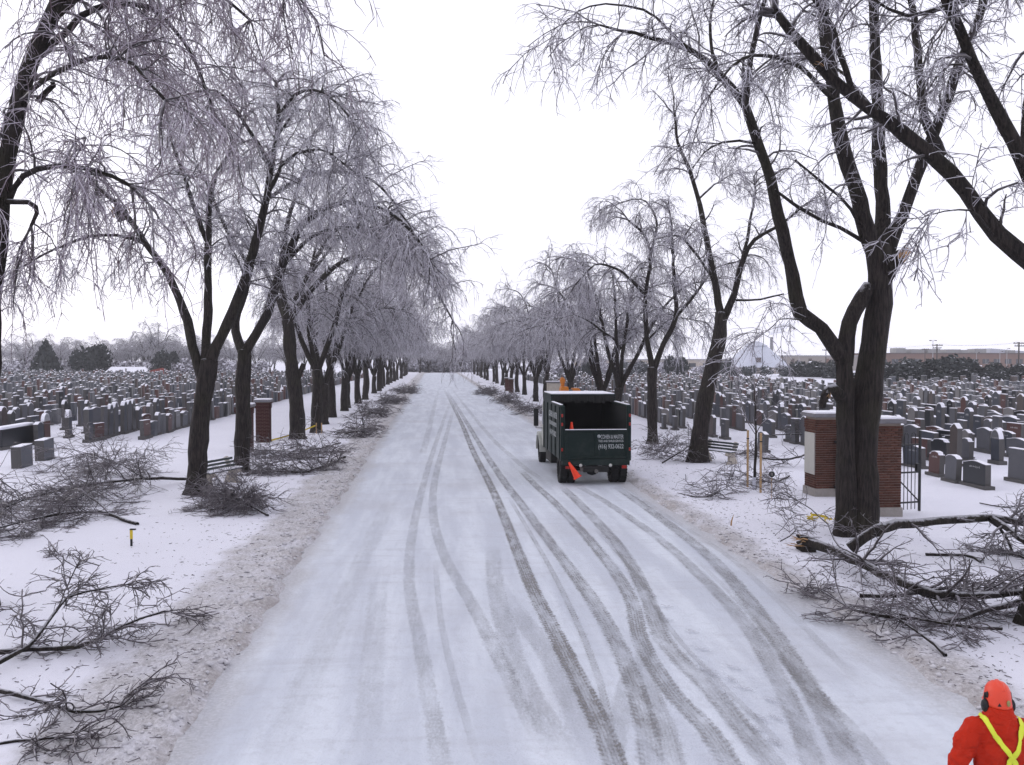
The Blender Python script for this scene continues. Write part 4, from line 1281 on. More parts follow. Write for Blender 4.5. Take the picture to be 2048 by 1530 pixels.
def stone_mass(name, side, label):
    VV, FF, MI = [], [], []; n = 0
    Qs = []
    tri_m = {}
    for q in keep:
        s = q[1]
        if id(s) in single or s[10] != side: continue
        x, y, wd, ht, th, kind, col, rz, bh = s[:9]
        c_, s_ = math.cos(rz), math.sin(rz)
        # simple quads: slab box with slightly narrowed crown, and its snow cap
        for (lo, hi, w2, t2, mi, tp) in ((-.1, bh + ht, wd, th, col, 0), (bh + ht - .002, bh + ht + .018, wd * 1.0, th * 1.03, 6, 1)):
            hz = .06 if kind in (1, 2, 3, 4) else 0
            P = []
            for (zz, k) in ((lo, 0), (hi, 1)):
                for (ax, ay) in ((-.5, -.5), (0, -.5), (.5, -.5), (.5, .5), (0, .5), (-.5, .5)):
                    dz = -hz * ht if (ax != 0 and (k == 1 or tp)) else 0
                    P.append((x + (ax * w2) * c_ - (ay * t2) * s_, y + (ax * w2) * s_ + (ay * t2) * c_, zz + dz))
            VV += P
            for f in ((0, 1, 7, 6), (1, 2, 8, 7), (2, 3, 9, 8), (3, 4, 10, 9), (4, 5, 11, 10), (5, 0, 6, 11), (6, 7, 10, 11), (7, 8, 9, 10)):
                FF.append([i + n for i in f]); MI.append(mi)
            n += 12
    me = np_mesh(name, VV, FF, False, STONES + [M['snow']], MI)
    tag(link(name, me), label, 'gravestones', kind='stuff')


stone_mass('distant_gravestones', 1, 'mass of far headstones filling the cemetery beyond the truck')
stone_mass('distant_gravestones', -1, 'mass of far headstones filling the cemetery behind the bench')

# family monument and shrubs among the nearest stones on the bench side
g = G(28, 895)
e = empty('family_monument', (g.x, g.y, 0), R(90), 'long low black monument with thick snow on top at the picture edge', 'gravestone')
MB().box((-1.9, -.3, -.1), (1.9, .3, .16)).obj('base', ROCK, e, .02)
MB().box((-1.7, -.22, .158), (1.7, .22, 1.0)).obj('headstone', STONES[1], e, .02)
MB().box((-1.72, -.23, .995), (1.72, .23, 1.13)).obj('snow_cap', M['snow'], e, .05, 2)
for i, ((px, py), lab) in enumerate((((45, 938), 'squat purplish headstone, nearer of two standing alone at the picture edge'), ((90, 922), 'squat dark headstone, farther of two standing alone near the picture edge'))):
    g = G(px, py)
    headstone([g.x, g.y, 1.15, .88, .38, 0, 3 + i * 0, R(90 + 3), .06, False, -1, 0], lab, 'headstones in rows')
# ------------------------------------------------------------------ truck
def paint(name, col, rough=.35, dirt=.5):
    b = NB(name); p = b.objco(); z = b.sep(p)[2]
    n = b.noise(3, 5, .65, p)
    f = b.math('MULTIPLY', b.step(b.math('SUBTRACT', n, b.math('MULTIPLY', z, .10)), .30, .62), dirt)
    c = b.mix(f, col, (.16, .15, .14))
    return b.set(c, b.math('ADD', rough, b.math('MULTIPLY', f, .4)), .18)


M['green'] = paint('dark_green_paint', (.003, .012, .011), .5, .08)
M['bed_shade'] = simple('bed_inside_shade', (.004, .005, .006), .85, .4, 4)  # near-black: the shade inside the bed is put into the colour
M['cab'] = paint('cream_paint', (.42, .43, .40), .4, .4)
M['rubber'] = simple('tyre_rubber', (.012, .012, .013), .85, .4, 12, bump=.4)
M['tyre_snow'] = simple('snowy_rubber', (.10, .10, .11), .85, .7, 9)
M['steel'] = simple('dirty_steel', (.10, .095, .09), .6, .5, 10)
M['chassis'] = simple('chassis_black', (.012, .012, .012), .7, .5, 8)
M['lamp_red'] = simple('red_lens', (.30, .02, .015), .3, .2, 10)
M['lamp_white'] = simple('white_lens', (.5, .5, .48), .3, .1, 10)
M['cone'] = simple('orange_red_plastic', (.80, .055, .02), .45, .08, 5)
M['glass'] = simple('dark_glass', (.015, .018, .022), .08, .2, 2, spec=.6)
M['letter'] = simple('white_lettering', (.31, .33, .34), .6, .25, 14)
M['chrome'] = simple('mirror_back', (.02, .02, .022), .3, .2, 6)

TX, TY = 5.56, 30.6
truck = empty('dump_truck', (TX, TY, 0), 0, 'dark green chip truck seen from behind with tailgate lettering and two traffic cones', 'truck')
HWd = 1.21      # half width
# bed floor and walls (y runs towards the cab)
MB().box((-HWd + .05, .05, .88), (HWd - .05, 5.0, 1.0)).obj('bed_floor', M['bed_shade'], truck)
for s_ in (-1, 1):
    x0, x1 = (-HWd, -HWd + .07) if s_ < 0 else (HWd - .07, HWd)
    wl = MB().prism([(0.12, .86), (5.0, .86), (5.0, 2.95), (2.7, 2.95), (2.55, 2.72), (.12, 2.72)], 0, 1)
    V = [(x0 + (x1 - x0) * y, x, z) for x, y, z in wl.v]
    q = MB().add(V, wl.f if s_ > 0 else wl.f)
    sw = q.obj('bed_side', M['green'], truck, .012)
    xi = (x1 + .001, x1 + .012) if s_ < 0 else (x0 - .012, x0 - .001)
    MB().box((xi[0], .14, 1.0), (xi[1], 4.88, 2.70)).obj('lining', M['bed_shade'], sw)  # added dark sheet, shades the inner wall by its colour
    # stakes along the outside
    for k in range(5):
        yy = .3 + k * 1.12
        xa, xb = (-HWd - .035, -HWd + .002) if s_ < 0 else (HWd - .002, HWd + .035)
        MB().box((xa, yy, .87), (xb, yy + .09, 2.70)).obj('rib', M['green'], sw, .008)
    xa, xb = (-HWd - .03, -HWd + .10) if s_ < 0 else (HWd - .10, HWd + .03)
    MB().box((xa, .10, 2.70), (xb, 2.62, 2.78)).obj('top_rail', M['green'], sw, .015)
    MB().box((xa + .02, .14, 2.778), (xb - .02, 2.5, 2.80)).obj('snow_strip', M['snow'], sw)
MB().box((-HWd, 4.9, .86), (HWd, 5.0, 3.02)).obj('bulkhead', M['bed_shade'], truck, .01)
MB().box((-HWd - .02, 2.68, 2.948), (HWd + .02, 5.04, 3.05)).obj('canopy', M['green'], truck, .03, 2)
MB().box((-HWd + .02, 2.72, 3.045), (HWd - .02, 5.0, 3.085)).obj('canopy_snow', M['snow'], truck, .015, 2)
MB().box((-HWd, 2.66, 2.80), (HWd, 2.72, 2.95)).obj('canopy_valance', M['bed_shade'], truck)
# shredded tarp edge hanging over the opening
tf = MB(); rr = random.Random(3); xx = -HWd + .05
while xx < HWd - .1:
    ww = .05 + .09 * rr.random(); tf.box((xx, 2.63, 2.80 - .10 * rr.random()), (xx + ww, 2.655, 3.0)); xx += ww + .01
tf.obj('tarp_edge', M['chassis'], truck)
for s_ in (-1, 1):
    MB().cboxb((s_ * (HWd - .055), .06, 1.80), (.15, .13, 1.9)).obj('corner_post', M['green'], truck, .012)
tg = MB().box((-HWd + .13, .0, .93), (HWd - .13, .07, 1.90)).obj('tailgate', M['green'], truck, .012)
for z in (.93, 1.86): MB().box((-HWd + .12, -.035, z), (HWd - .12, .002, z + .07)).obj('gate_rail', M['green'], tg, .01)
for xx in (-HWd + .12, -.06, HWd - .22): MB().box((xx, -.03, 1.002), (xx + .1, .002, 1.858)).obj('gate_rib', M['green'], tg, .01)
MB().box((-HWd + .14, -.03, 1.928), (HWd - .14, .06, 1.945)).obj('snow_strip', M['snow'], tg)
MB().box((-HWd + .03, -.03, .70), (HWd - .03, .12, .92)).obj('rear_sill', M['green'], truck, .015)


def text(body, size, loc, rot, parent, mat, width, name='lettering'):
    cu = bpy.data.curves.new(name, 'FONT'); cu.body = body; cu.size = size
    cu.align_x = 'CENTER'; cu.extrude = .002; cu.offset = size * .02; cu.materials.append(mat)
    t0_ = bpy.data.objects.new(name, cu); C.objects.link(t0_)
    dg = bpy.context.evaluated_depsgraph_get()
    me = bpy.data.meshes.new_from_object(t0_.evaluated_get(dg))
    bpy.data.objects.remove(t0_)
    if not me.materials: me.materials.append(mat)
    o = link(name, me, parent)
    xs_ = [v.co.x for v in me.vertices]
    o.location = loc; o.rotation_euler = rot; o.scale = (width / (max(xs_) - min(xs_)), 1, 1)
    return o


text('COHEN & MASTER', .19, (.56, -.006, 1.62), (R(90), 0, 0), tg, M['letter'], .80)
text('TREE AND SHRUB SERVICES', .11, (.52, -.006, 1.50), (R(90), 0, 0), tg, M['letter'], .88)
text('(416) 932-0622', .21, (.52, -.006, 1.28), (R(90), 0, 0), tg, M['letter'], .88)
MB().lathe([(0, -.004), (.062, -.004), (.062, .004), (0, .004)], n=12).obj('emblem', M['letter'], tg)
em = [o for o in tg.children if o.name.startswith('emblem')][0]
em.rotation_euler = (R(90), 0, 0); em.location = (.10, -.006, 1.70)
side = [o for o in truck.children if o.name.startswith('bed_side')][0]
text('COHEN & MASTER', .30, (-HWd - .04, 1.9, 2.25), (R(90), 0, R(-90)), side, M['letter'], 2.2)
text('TREE AND SHRUB SERVICES', .20, (-HWd - .04, 1.9, 1.95), (R(90), 0, R(-90)), side, M['letter'], 2.0)
text('(416) 932-0622', .26, (-HWd - .04, 1.9, 1.6), (R(90), 0, R(-90)), side, M['letter'], 1.8)
# lamps
for s_ in (-1, 1):
    for z in (1.25, 2.12, 2.42):
        MB().cboxb((s_ * (HWd - .03), -.012, z), (.06, .03, .11)).obj('marker_lamp', M['lamp_red'], truck, .008)
    MB().cboxb((s_ * .98, -.05, .64), (.17, .05, .1)).obj('tail_lamp', M['lamp_red'], truck, .01)
    o = MB().lathe([(0, -.03), (.05, -.03), (.06, .02), (0, .02)], n=10).obj('work_lamp', M['lamp_white'], truck)
    o.rotation_euler = (R(90), 0, 0); o.location = (s_ * .52 - .02, -.02, .70)
# frame, axle, hitch
for s_ in (-1, 1):
    MB().box((s_ * .43 - .04, .05, .58), (s_ * .43 + .04, 8.6, .84)).obj('frame_rail', M['chassis'], truck)
MB().box((-.45, -.02, .46), (.45, .10, .68)).obj('hitch_plate', M['chassis'], truck, .02)
MB().tube([(0, -.12, .50), (0, .06, .50)], .07, 10).obj('hitch', M['steel'], truck)
ax = MB().tube([(-.95, .85, .5), (.95, .85, .5)], .09, 10)
ax.lathe([(0, -.25), (.16, -.2), (.24, -.05), (.24, .05), (.16, .2), (0, .25)], (0, .80, .5), 14)
ax.obj('rear_axle', M['chassis'], truck)
MB().tube([(-.62, .5, .42), (-.62, .1, .40), (-.75, -.05, .36)], .05, 8).obj('exhaust', M['steel'], truck)
MB().cboxb((-.42, .02, .55), (.26, .05, .14)).obj('number_plate_holder', M['steel'], truck, .005)


def wheel(x, y, wdt, r=.50):
    prof = [(.30, -.5), (.40, -.5), (.46, -.47), (.492, -.40), (.5, -.2), (.5, .2), (.492, .40), (.46, .47), (.40, .5), (.30, .5), (.27, .3), (.27, -.3), (.30, -.5)]
    t_ = MB().lathe([(a * r / .5, b * wdt) for a, b in prof], n=28)
    for k in range(28):     # tread lugs
        a = 2 * math.pi * k / 28
        for sg in (-1, 1):
            c_ = Vector((math.cos(a) * r, math.sin(a) * r, sg * wdt * .25))
            q = MB().cboxb((0, 0, 0), (.028, .05, wdt * .42)); Rm = Matrix.Rotation(a + .05 * sg, 3, 'Z')
            t_.add([Rm @ Vector(p) + c_ for p in q.v], q.f)
    wh = empty('wheel', (x, y, r), 0); wh.parent = truck; wh.rotation_euler = (0, R(90), 0)
    t_.obj('tyre', M['rubber'], wh)
    MB().lathe([(0, -.25 * wdt), (.12, -.25 * wdt), (.2, -.1 * wdt), (.27 * r / .5, -.15 * wdt), (.28 * r / .5, .2 * wdt), (0, .2 * wdt)], n=20).obj('rim', M['steel'], wh)


for xx in (-1.06, -.76, .76, 1.06): wheel(xx, .85, .255)
for xx in (-1.0, 1.0): wheel(xx, 7.2, .27)
# cab and hood
cab = MB().prism([(5.25, .75), (6.75, .75), (6.75, 1.75), (6.5, 2.55), (5.25, 2.6)], -1.08, 1.08)
cab = MB().add([(y, x, z) for x, y, z in cab.v], [f[::-1] for f in cab.f]).obj('cab', M['cab'], truck, .05, 2)
hood = MB().prism([(6.6, .7), (8.5, .7), (8.55, 1.35), (8.3, 1.55), (6.6, 1.72)], -.85, .85)
MB().add([(y, x, z) for x, y, z in hood.v], [f[::-1] for f in hood.f]).obj('hood', M['cab'], truck, .08, 2)
for s_ in (-1, 1):
    fd = [(6.45, .62)] + [(7.2 - .66 * math.cos(a), .55 + .72 * math.sin(a)) for a in [math.pi * i / 10 for i in range(11)]] + [(8.0, .62), (8.0, 1.3), (7.2, 1.45), (6.45, 1.3)]
    fm = MB()
    ang = [math.pi * i / 10 for i in range(11)]
    outer = [(7.2 - .74 * math.cos(a), .50 + .80 * math.sin(a)) for a in ang]; inner = [(7.2 - .62 * math.cos(a), .50 + .66 * math.sin(a)) for a in ang]
    n0 = len(outer); V = []
    xi, xo = (s_ * .80, s_ * 1.19)
    for px in (xi, xo):
        V += [(px, y, z) for y, z in outer] + [(px, y, z) for y, z in inner]
    Fc = []
    for i in range(n0 - 1):
        a, b2 = i, i + 1; o2 = 2 * n0
        Fc += [(a, b2, b2 + o2, a + o2), (a + n0, a + n0 + o2, b2 + n0 + o2, b2 + n0), (a + o2, b2 + o2, b2 + n0 + o2, a + n0 + o2), (a, a + n0, b2 + n0, b2)]
    fm.add(V, Fc).obj('front_wing', M['cab'], truck)
    MB().cboxb((s_ * 1.10, 5.9, 1.95), (.03, .8, .55)).obj('side_window', M['glass'], truck, .01)
    mr = MB().cboxb((s_ * 1.36, 6.35, 1.95), (.20, .09, .72)).obj('mirror', M['chrome'], truck, .03, 2)
    MB().tube([(s_ * 1.06, 6.4, 2.38), (s_ * 1.36, 6.37, 2.36), (s_ * 1.36, 6.37, 1.52), (s_ * 1.06, 6.4, 1.5)], .017, 6).obj('mirror_arm', M['chrome'], mr)
    MB().cboxb((s_ * 1.0, 4.0, .62), (.3, 1.5, .42)).obj('tool_box', M['chassis'], truck, .02)


def cone(loc, rot, label, h=.72):
    e = empty('traffic_cone', loc, 0, label, 'traffic cone', 'traffic cones on the truck'); e.rotation_euler = rot
    MB().box((-.14, -.14, 0), (.14, .14, .03)).obj('foot', M['cone'], e, .01)
    MB().lathe([(.125, .025), (.12, .08), (.035, h), (.03, h + .01), (0, h + .01)], n=18).obj('shell', M['cone'], e)
    return e


cone((TX - .79, TY + .40, 1.46), (0, 0, .2), 'traffic cone standing in the truck bed behind the tailgate', .70)
cone((TX - .66, TY - .16, .30), (R(-3), R(-30), 0), 'traffic cone hanging tilted under the truck tailgate', .60)

# ------------------------------------------------------------------ wood chipper beyond the truck
M['orange'] = simple('machine_orange', (.62, .20, .025), .45, .2, 4)
g = W(1138, 790, 58)
e = empty('wood_chipper', (g.x, 58, 0), 0, 'orange wood chipper showing over the truck roof', 'machine')
hd = MB().loft([[(x, y, z) for x, y in ((-.62, -.5), (-.05, -.5), (-.05, .5), (-.62, .5))] for z in (.7, 2.2)] + [[(x, y, 2.55) for x, y in ((-.55, -.4), (-.1, -.4), (-.1, .4), (-.55, .4))]], False)
hd.obj('drum_housing', M['orange'], e, .05, 2)
MB().loft([[(x, y, .7) for x, y in ((.18, -.5), (.85, -.5), (.85, .5), (.18, .5))], [(x, y, 2.1) for x, y in ((.18, -.5), (.85, -.5), (.85, .5), (.18, .5))], [(x, y, 2.45) for x, y in ((.18, -.4), (.6, -.4), (.6, .4), (.18, .4))]], False).obj('engine_cover', M['orange'], e, .06, 2)
MB().box((-.05, -.4, .7), (.18, .4, 2.35)).obj('radiator', M['steel'], e, .01)
MB().tube([(-.42, 0, 2.4), (-.42, 0, 2.7), (-.42, -.03, 2.92), (-.42, .2, 3.02)], [.13, .12, .19, .15], 10).obj('discharge_chute', M['orange'], e)
MB().box((-.8, -.55, .5), (1.1, .55, .7)).obj('chassis', M['chassis'], e, .02)
for s_ in (-1, 1):
    wv = MB().lathe([(0, -.1), (.25, -.1), (.33, -.08), (.35, 0), (.33, .08), (.25, .1), (0, .1)], n=18).obj('wheel', M['rubber'], e)
    wv.rotation_euler = (R(90), 0, 0); wv.location = (.2, s_ * .68, .33)

# ------------------------------------------------------------------ benches
M['slat'] = simple('dark_bench_slat', (.045, .055, .055), .7, .4, 9, snow=.35)


def bench(loc, rz, label):
    e = empty('park_bench', loc, rz, label, 'bench', 'park benches')
    for x in (-.72, .72):
        MB().add(*(lambda q: (([(z_, y_, k_) for y_, z_, k_ in q.v]), q.f))(MB().prism([(-.30, -.05), (.34, -.05), (.30, .10), (.16, .38), (.36, .86), (.24, .90), (.10, .52), (-.27, .46), (-.30, .36), (-.12, .30), (-.14, .10)], x - .07, x + .07))).obj('end_frame', M['pale_stone'], e, .012)
    for k in range(3):
        MB().box((-.95, -.26 + k * .125, .475), (.95, -.16 + k * .125, .515)).obj('seat_slat', M['slat'], e, .005)
    for k in range(3):
        z = .55 + k * .115; y = .12 + k * .052
        MB().box((-.95, y - .05, z), (.95, y - .012, z + .085)).obj('back_slat', M['slat'], e, .005)
    MB().box((-.93, -.24, .513), (.93, .06, .545)).obj('snow_cover', M['snow'], e, .012)
    return e


g = G(442, 972); bench((g.x, g.y, .05), R(68), 'pale-ended slatted bench between the two nearest dark trunks')
g = G(1436, 927); bench((g.x, g.y, .05), R(-62), 'snowy slatted bench at the foot of the leaning tree')

# ------------------------------------------------------------------ staked young tree, marker, tape
g = G(1508, 980)
M['stake'] = simple('raw_timber', (.42, .28, .15), .75, .25, 8)
for i, ((px, py), lab, hh) in enumerate((((1495, 975), 'raw timber stake left of the young tree', 1.95), ((1521, 988), 'raw timber stake nearer the road beside the young tree', 1.98))):
    q = G(px, py)
    s_ = empty('timber_stake', (q.x, q.y, 0), 0, lab, 'stake', 'stakes of the young tree')
    MB().box((-.03, -.03, -.2), (.03, .03, hh)).obj('shaft', M['stake'], s_, .006)
    MB().box((-.034, -.034, hh - .3), (.034, .034, hh - .26)).obj('tie', M['chassis'], s_)
yt = [dict(p=[(g.x, g.y, -.1), (g.x + .02, g.y, 1.2), (g.x + .05, g.y, 2.3), (g.x, g.y, 3.4)], r0=.05, r1=.018, s=.45, d=3.2)]
t = Tree(yt, 201, bl=1.8, bden=7, tw=2, tl=.5, sub=1, sl=.2, droop=-.15, tdroop=-.1, upb=.9)
e = plant(t, (g.x, g.y, 0), M['frost'], 'young_tree', 'staked young tree with thin icy branches near the gate', 'tree')
MB().tube([(0, 0, -.05), (0.005, 0, .42)], .062, 10).obj('trunk_guard', simple('white_plastic_guard', (.50, .51, .58), .5, .1), e)
g = G(1543, 1000)
e = empty('marker_sign', (g.x, g.y, 0), 0, 'small round black marker sign on a thin rod', 'sign')
MB().tube([(0, 0, -.1), (0, 0, .72)], .011, 6).obj('rod', M['stake'], e)
o = MB().lathe([(0, -.012), (.095, -.012), (.095, .012), (0, .012)], n=20).obj('disc', M['iron'], e); o.rotation_euler = (R(90), 0, 0); o.location = (0, -.01, .80)
MB().box((-.008, -.028, .755), (.008, -.0215, .845)).obj('white_bar', M['plaque'], e)
g = G(1461, 1058)
e = empty('wood_splinter', (g.x, g.y, 0), R(20), 'pale upright wood splinter stuck in the snow by the road edge', 'splinter')
MB().tube([(0, 0, -.05), (.03, 0, .2), (.10, 0, .36)], [.018, .022, .004], 5, smooth=False).obj('shard', M['fresh_wood'], e)
M['yellow'] = simple('yellow_tape_plastic', (.58, .43, .03), .5, .15, 6)
g = G(1660, 1045)
e = empty('caution_tape', (g.x, g.y, .06), 0, 'crumpled yellow caution tape lying left of the big trunk', 'tape')
rg = np.random.default_rng(5)
for k in range(7):
    P = np.cumsum(np.vstack([[(-.55 + .14 * k, .3 * rg.normal() * .4, .06)], rg.normal(size=(7, 3)) * np.array([.11, .10, .05])]), axis=0); P[:, 2] = np.clip(P[:, 2], .01, .24)
    P = catmull(P, .05); Nn = rg.normal(size=3); Nn /= np.linalg.norm(Nn)
    mb = MB(); n = len(P); V = []
    for i in range(n):
        V += [tuple(P[i] + Nn * .035), tuple(P[i] - Nn * .035)]
    mb.add(V, [(2 * i, 2 * i + 1, 2 * i + 3, 2 * i + 2) for i in range(n - 1)]).obj('tape_loop', M['yellow'], e)
g = G(263, 1098)
e = empty('marker_stake', (g.x, g.y, 0), 0, 'short yellow-topped marker stake on clean snow', 'stake')
MB().box((-.022, -.022, -.1), (.022, .022, .24)).obj('shaft', M['chassis'], e, .004)
MB().box((-.027, -.027, .235), (.027, .027, .46)).obj('yellow_sleeve', M['yellow'], e, .004)
MB().box((-.03, -.03, .44), (.10, .03, .47)).obj('ribbon_tail', M['chassis'], e, .004)
g = G(730, 862)
e = empty('marker_stake', (g.x, g.y, 0), 0, 'short dark leaning stake at the dirty road edge', 'stake'); e.rotation_euler = (0, R(-12), 0)
MB().box((-.04, -.04, -.1), (.04, .04, .75)).obj('shaft', M['chassis'], e, .006)
MB().box((-.06, -.045, .745), (.05, .045, .80)).obj('cap', M['chassis'], e, .006)
# yellow tape strung along the bench-side trees
a, b_ = G(524, 888), G(634, 868)
e = empty('barrier_tape', (a.x, a.y, 0), 0, 'yellow barrier tape strung from the brick pillar to a tree', 'tape')
n = 16; V = []
for i in range(n + 1):
    t_ = i / n; x_ = (b_.x - a.x) * t_; y_ = (b_.y - .5 - a.y) * t_; z_ = .05 + .45 * t_ - .35 * t_ * (1 - t_)
    V += [(x_, y_, z_), (x_, y_, z_ + .085)]
MB().add(V, [(2 * i, 2 * i + 2, 2 * i + 3, 2 * i + 1) for i in range(n)]).obj('tape_strip', M['yellow'], e)
for (dx, lab) in ((0, 'post'), (.3, 'post')):
    MB().box((b_.x - a.x + dx, b_.y - .55 - a.y, -.05), (b_.x - a.x + dx + .06, b_.y - .49 - a.y, .68)).obj('tape_post', M['stake'], e)
# ------------------------------------------------------------------ worker
def person():
    p0 = G(1999, 1366, 1.80)            # crown of the helmet
    cx_, cyy = p0.x, p0.y
    e = empty('person', (cx_ + .02, cyy + .02, 0), R(-6), 'worker in red-orange jacket with yellow crossed back straps and orange helmet', 'person')
    e.scale = (.88, .9, 1)
    b = NB('red_work_jacket'); p = b.objco()
    zz = b.sep(p)[2]
    c = b.mix(b.noise(3, 4, .6, p), (.36, .016, .006), (.56, .032, .012))
    c = b.mix(b.math('SUBTRACT', 1.0, b.step(zz, .10, .13)), c, (.02, .017, .015))
    b.bump(b.math('ADD', b.noise(5, 4, .6, b.scalev(p, 1, 1, 2.2), .8), b.math('MULTIPLY', b.noise(60, 2, .5, p), .15)), .7, .05)
    jm = b.set(c, .8, .15)

    def ell(c_, rx, ry, n=18, tilt=None):
        q = []
        for k in range(n):
            a = 2 * math.pi * k / n
            q.append((c_[0] + rx * math.cos(a), c_[1] + ry * math.sin(a), c_[2]))
        return q
    mb = MB()
    T = [(.78, .20, .14), (.90, .215, .15), (1.02, .215, .15), (1.16, .225, .155), (1.28, .245, .165), (1.38, .25, .16), (1.46, .235, .145), (1.505, .18, .125), (1.545, .115, .11), (1.58, .09, .095), (1.63, .085, .09), (1.66, .07, .08)]
    mb.loft([ell((0, -.0 + (.015 if z > 1.3 else 0), z), a, c2) for z, a, c2 in T])
    for s in (-1, 1):
        mb.tube([(s * .11, 0, .86), (s * .12, .01, .5), (s * .13, -.01, .30), (s * .13, 0, .10)], [.12, .10, .085, .075], 14)      # legs
        mb.tube([(s * .13, -.09, .05), (s * .13, .05, .06), (s * .135, .17, .045)], [.055, .06, .045], 12)                               # boots
        # upper arm out to the bent elbow, forearm forward
        mb.tube([(s * .14, .01, 1.44), (s * .235, .0, 1.415), (s * .315, -.02, 1.31), (s * .365, -.03, 1.19), (s * .35, .06, 1.12), (s * .28, .20, 1.08), (s * .20, .30, 1.06)],
                [.08, .096, .098, .094, .09, .072, .052], 14)
    me = mb.mesh('body'); me.materials.append(jm)
    o = link('body', me, e)
    rm = o.modifiers.new('remesh', 'REMESH'); rm.mode = 'VOXEL'; rm.voxel_size = .016; rm.use_smooth_shade = True
    sm = o.modifiers.new('smooth', 'SMOOTH'); sm.factor = .5; sm.iterations = 5
    tx = bpy.data.textures.new('cloth_folds', 'CLOUDS'); tx.noise_scale = .10; tx.noise_depth = 3
    dm = o.modifiers.new('folds', 'DISPLACE'); dm.texture = tx; dm.strength = .075; dm.mid_level = .5; dm.texture_coords = 'LOCAL'
    # collar
    MB().loft([ell((0, .01, 1.495), .15, .13), ell((0, .012, 1.54), .128, .122), ell((0, .02, 1.60), .112, .116), ell((0, .02, 1.605), .100, .104), ell((0, .015, 1.52), .10, .095)], caps=False).obj('collar', jm, e)
    # gloved hands with five fingers closed in front
    gl = simple('dark_work_glove', (.03, .028, .026), .8)
    for s in (-1, 1):
        hb = MB()
        hb.tube([(s * .21, .285, 1.06), (s * .18, .34, 1.065), (s * .15, .39, 1.06)], [.045, .048, .04], 10)
        for k in range(4):
            z = 1.098 - k * .024; ln = (.055, .065, .06, .045)[k]
            hb.tube([(s * .155, .39, z), (s * .12, .39 + ln * .6, z), (s * .085, .375 + ln * .5, z - .005), (s * .075, .345 + ln * .3, z - .008)], [.013, .012, .011, .009], 7)
        hb.tube([(s * .19, .33, 1.10), (s * .155, .345, 1.125), (s * .12, .375, 1.125)], [.016, .014, .011], 7)
        hb.obj('glove', gl, e)
    # straps pulled tight to the back
    ym = simple('yellow_strap', (.68, .74, .05), .5, .08, 20)
    def strap(pts, wd, nm='back_strap'):
        P = catmull(pts, .02); V = []
        Nn = np.gradient(P, axis=0)
        for i in range(len(P)):
            t_ = Nn[i] / np.linalg.norm(Nn[i]); sd_ = np.cross(t_, (0, -1, .25)); sd_ /= np.linalg.norm(sd_)
            for k in (-1, -.34, .34, 1): V.append(tuple(P[i] + sd_ * wd / 2 * k))
        Fc = []
        for i in range(len(P) - 1):
            for k in range(3): Fc.append((4 * i + k, 4 * i + k + 1, 4 * i + k + 5, 4 * i + k + 4))
        ob = MB().add(V, Fc, True).obj(nm, ym, e)
        sw = ob.modifiers.new('wrap', 'SHRINKWRAP'); sw.target = o; sw.wrap_method = 'NEAREST_SURFACEPOINT'; sw.wrap_mode = 'OUTSIDE_SURFACE'; sw.offset = .010
        so = ob.modifiers.new('thick', 'SOLIDIFY'); so.thickness = .004; so.offset = 1
    strap([(-.15, .08, 1.53), (-.16, -.03, 1.53), (-.145, -.12, 1.47), (-.07, -.165, 1.36), (.03, -.17, 1.245), (.13, -.15, 1.08), (.2, -.06, .95)], .044)
    strap([(.15, .08, 1.53), (.16, -.03, 1.53), (.15, -.12, 1.47), (.10, -.17, 1.36), (.03, -.17, 1.245), (-.06, -.17, 1.08), (-.17, -.08, .95)], .044)
    # helmet, head, muffs
    hm = simple('orange_helmet', (.70, .050, .016), .4, .12, 3, spec=.5)
    hz = 1.605
    sk = simple('skin', (.42, .24, .17), .6)
    hd = MB().lathe([(.0, -.02), (.055, -.015), (.074, .03), (.082, .08), (.08, .13), (.05, .18), (0, .19)], (0, .045, 1.57), 16)
    hd.tube([(0, .12, 1.625), (0, .143, 1.612)], [.014, .010], 6)
    for s in (-1, 1): hd.tube([(s * .078, .045, 1.63), (s * .088, .04, 1.64)], [.02, .012], 6)
    hd.obj('head', sk, e)
    sh = []
    for k, (z, rx, ry) in enumerate(((0, .112, .138), (.012, .116, .142), (.03, .112, .136), (.08, .108, .128), (.125, .100, .116), (.158, .083, .094), (.180, .055, .06), (.190, .02, .022))):
        sh.append([(rx * math.cos(2 * math.pi * i / 28), .045 + ry * math.sin(2 * math.pi * i / 28) + (.03 if (math.sin(2 * math.pi * i / 28) > .7 and k < 2) else 0), hz + z) for i in range(28)])
    he = MB().loft(sh).obj('helmet', hm, e)
    MB().tube([(0, -.055, 1.735), (0, -.01, 1.765), (0, .06, 1.772), (0, .12, 1.745)], [.02, .034, .034, .02], 10).obj('helmet_ridge', hm, he)
    dk = simple('black_plastic', (.012, .012, .014), .5)
    for s in (-1, 1):
        m_ = MB().lathe([(0, -.022), (.034, -.022), (.042, -.008), (.042, .012), (.03, .025), (0, .027)], n=16).obj('ear_muff', dk, he)
        m_.rotation_euler = (0, R(90), 0); m_.location = (s * .118, .03, 1.600); m_.scale = (1.25, 1, 1)
        MB().tube([(s * .122, .03, 1.63), (s * .121, .04, 1.665), (s * .108, .05, 1.70)], .009, 6).obj('muff_arm', dk, he)
        q = MB().lathe([(0, 0), (.017, 0), (.015, .006), (0, .006)], n=12).obj('vent', dk, he)
        q.location = (s * .1065, .022, 1.69); q.rotation_euler = (R(84), 0, R(s * 78)); q.scale = (1, 1.6, 1)
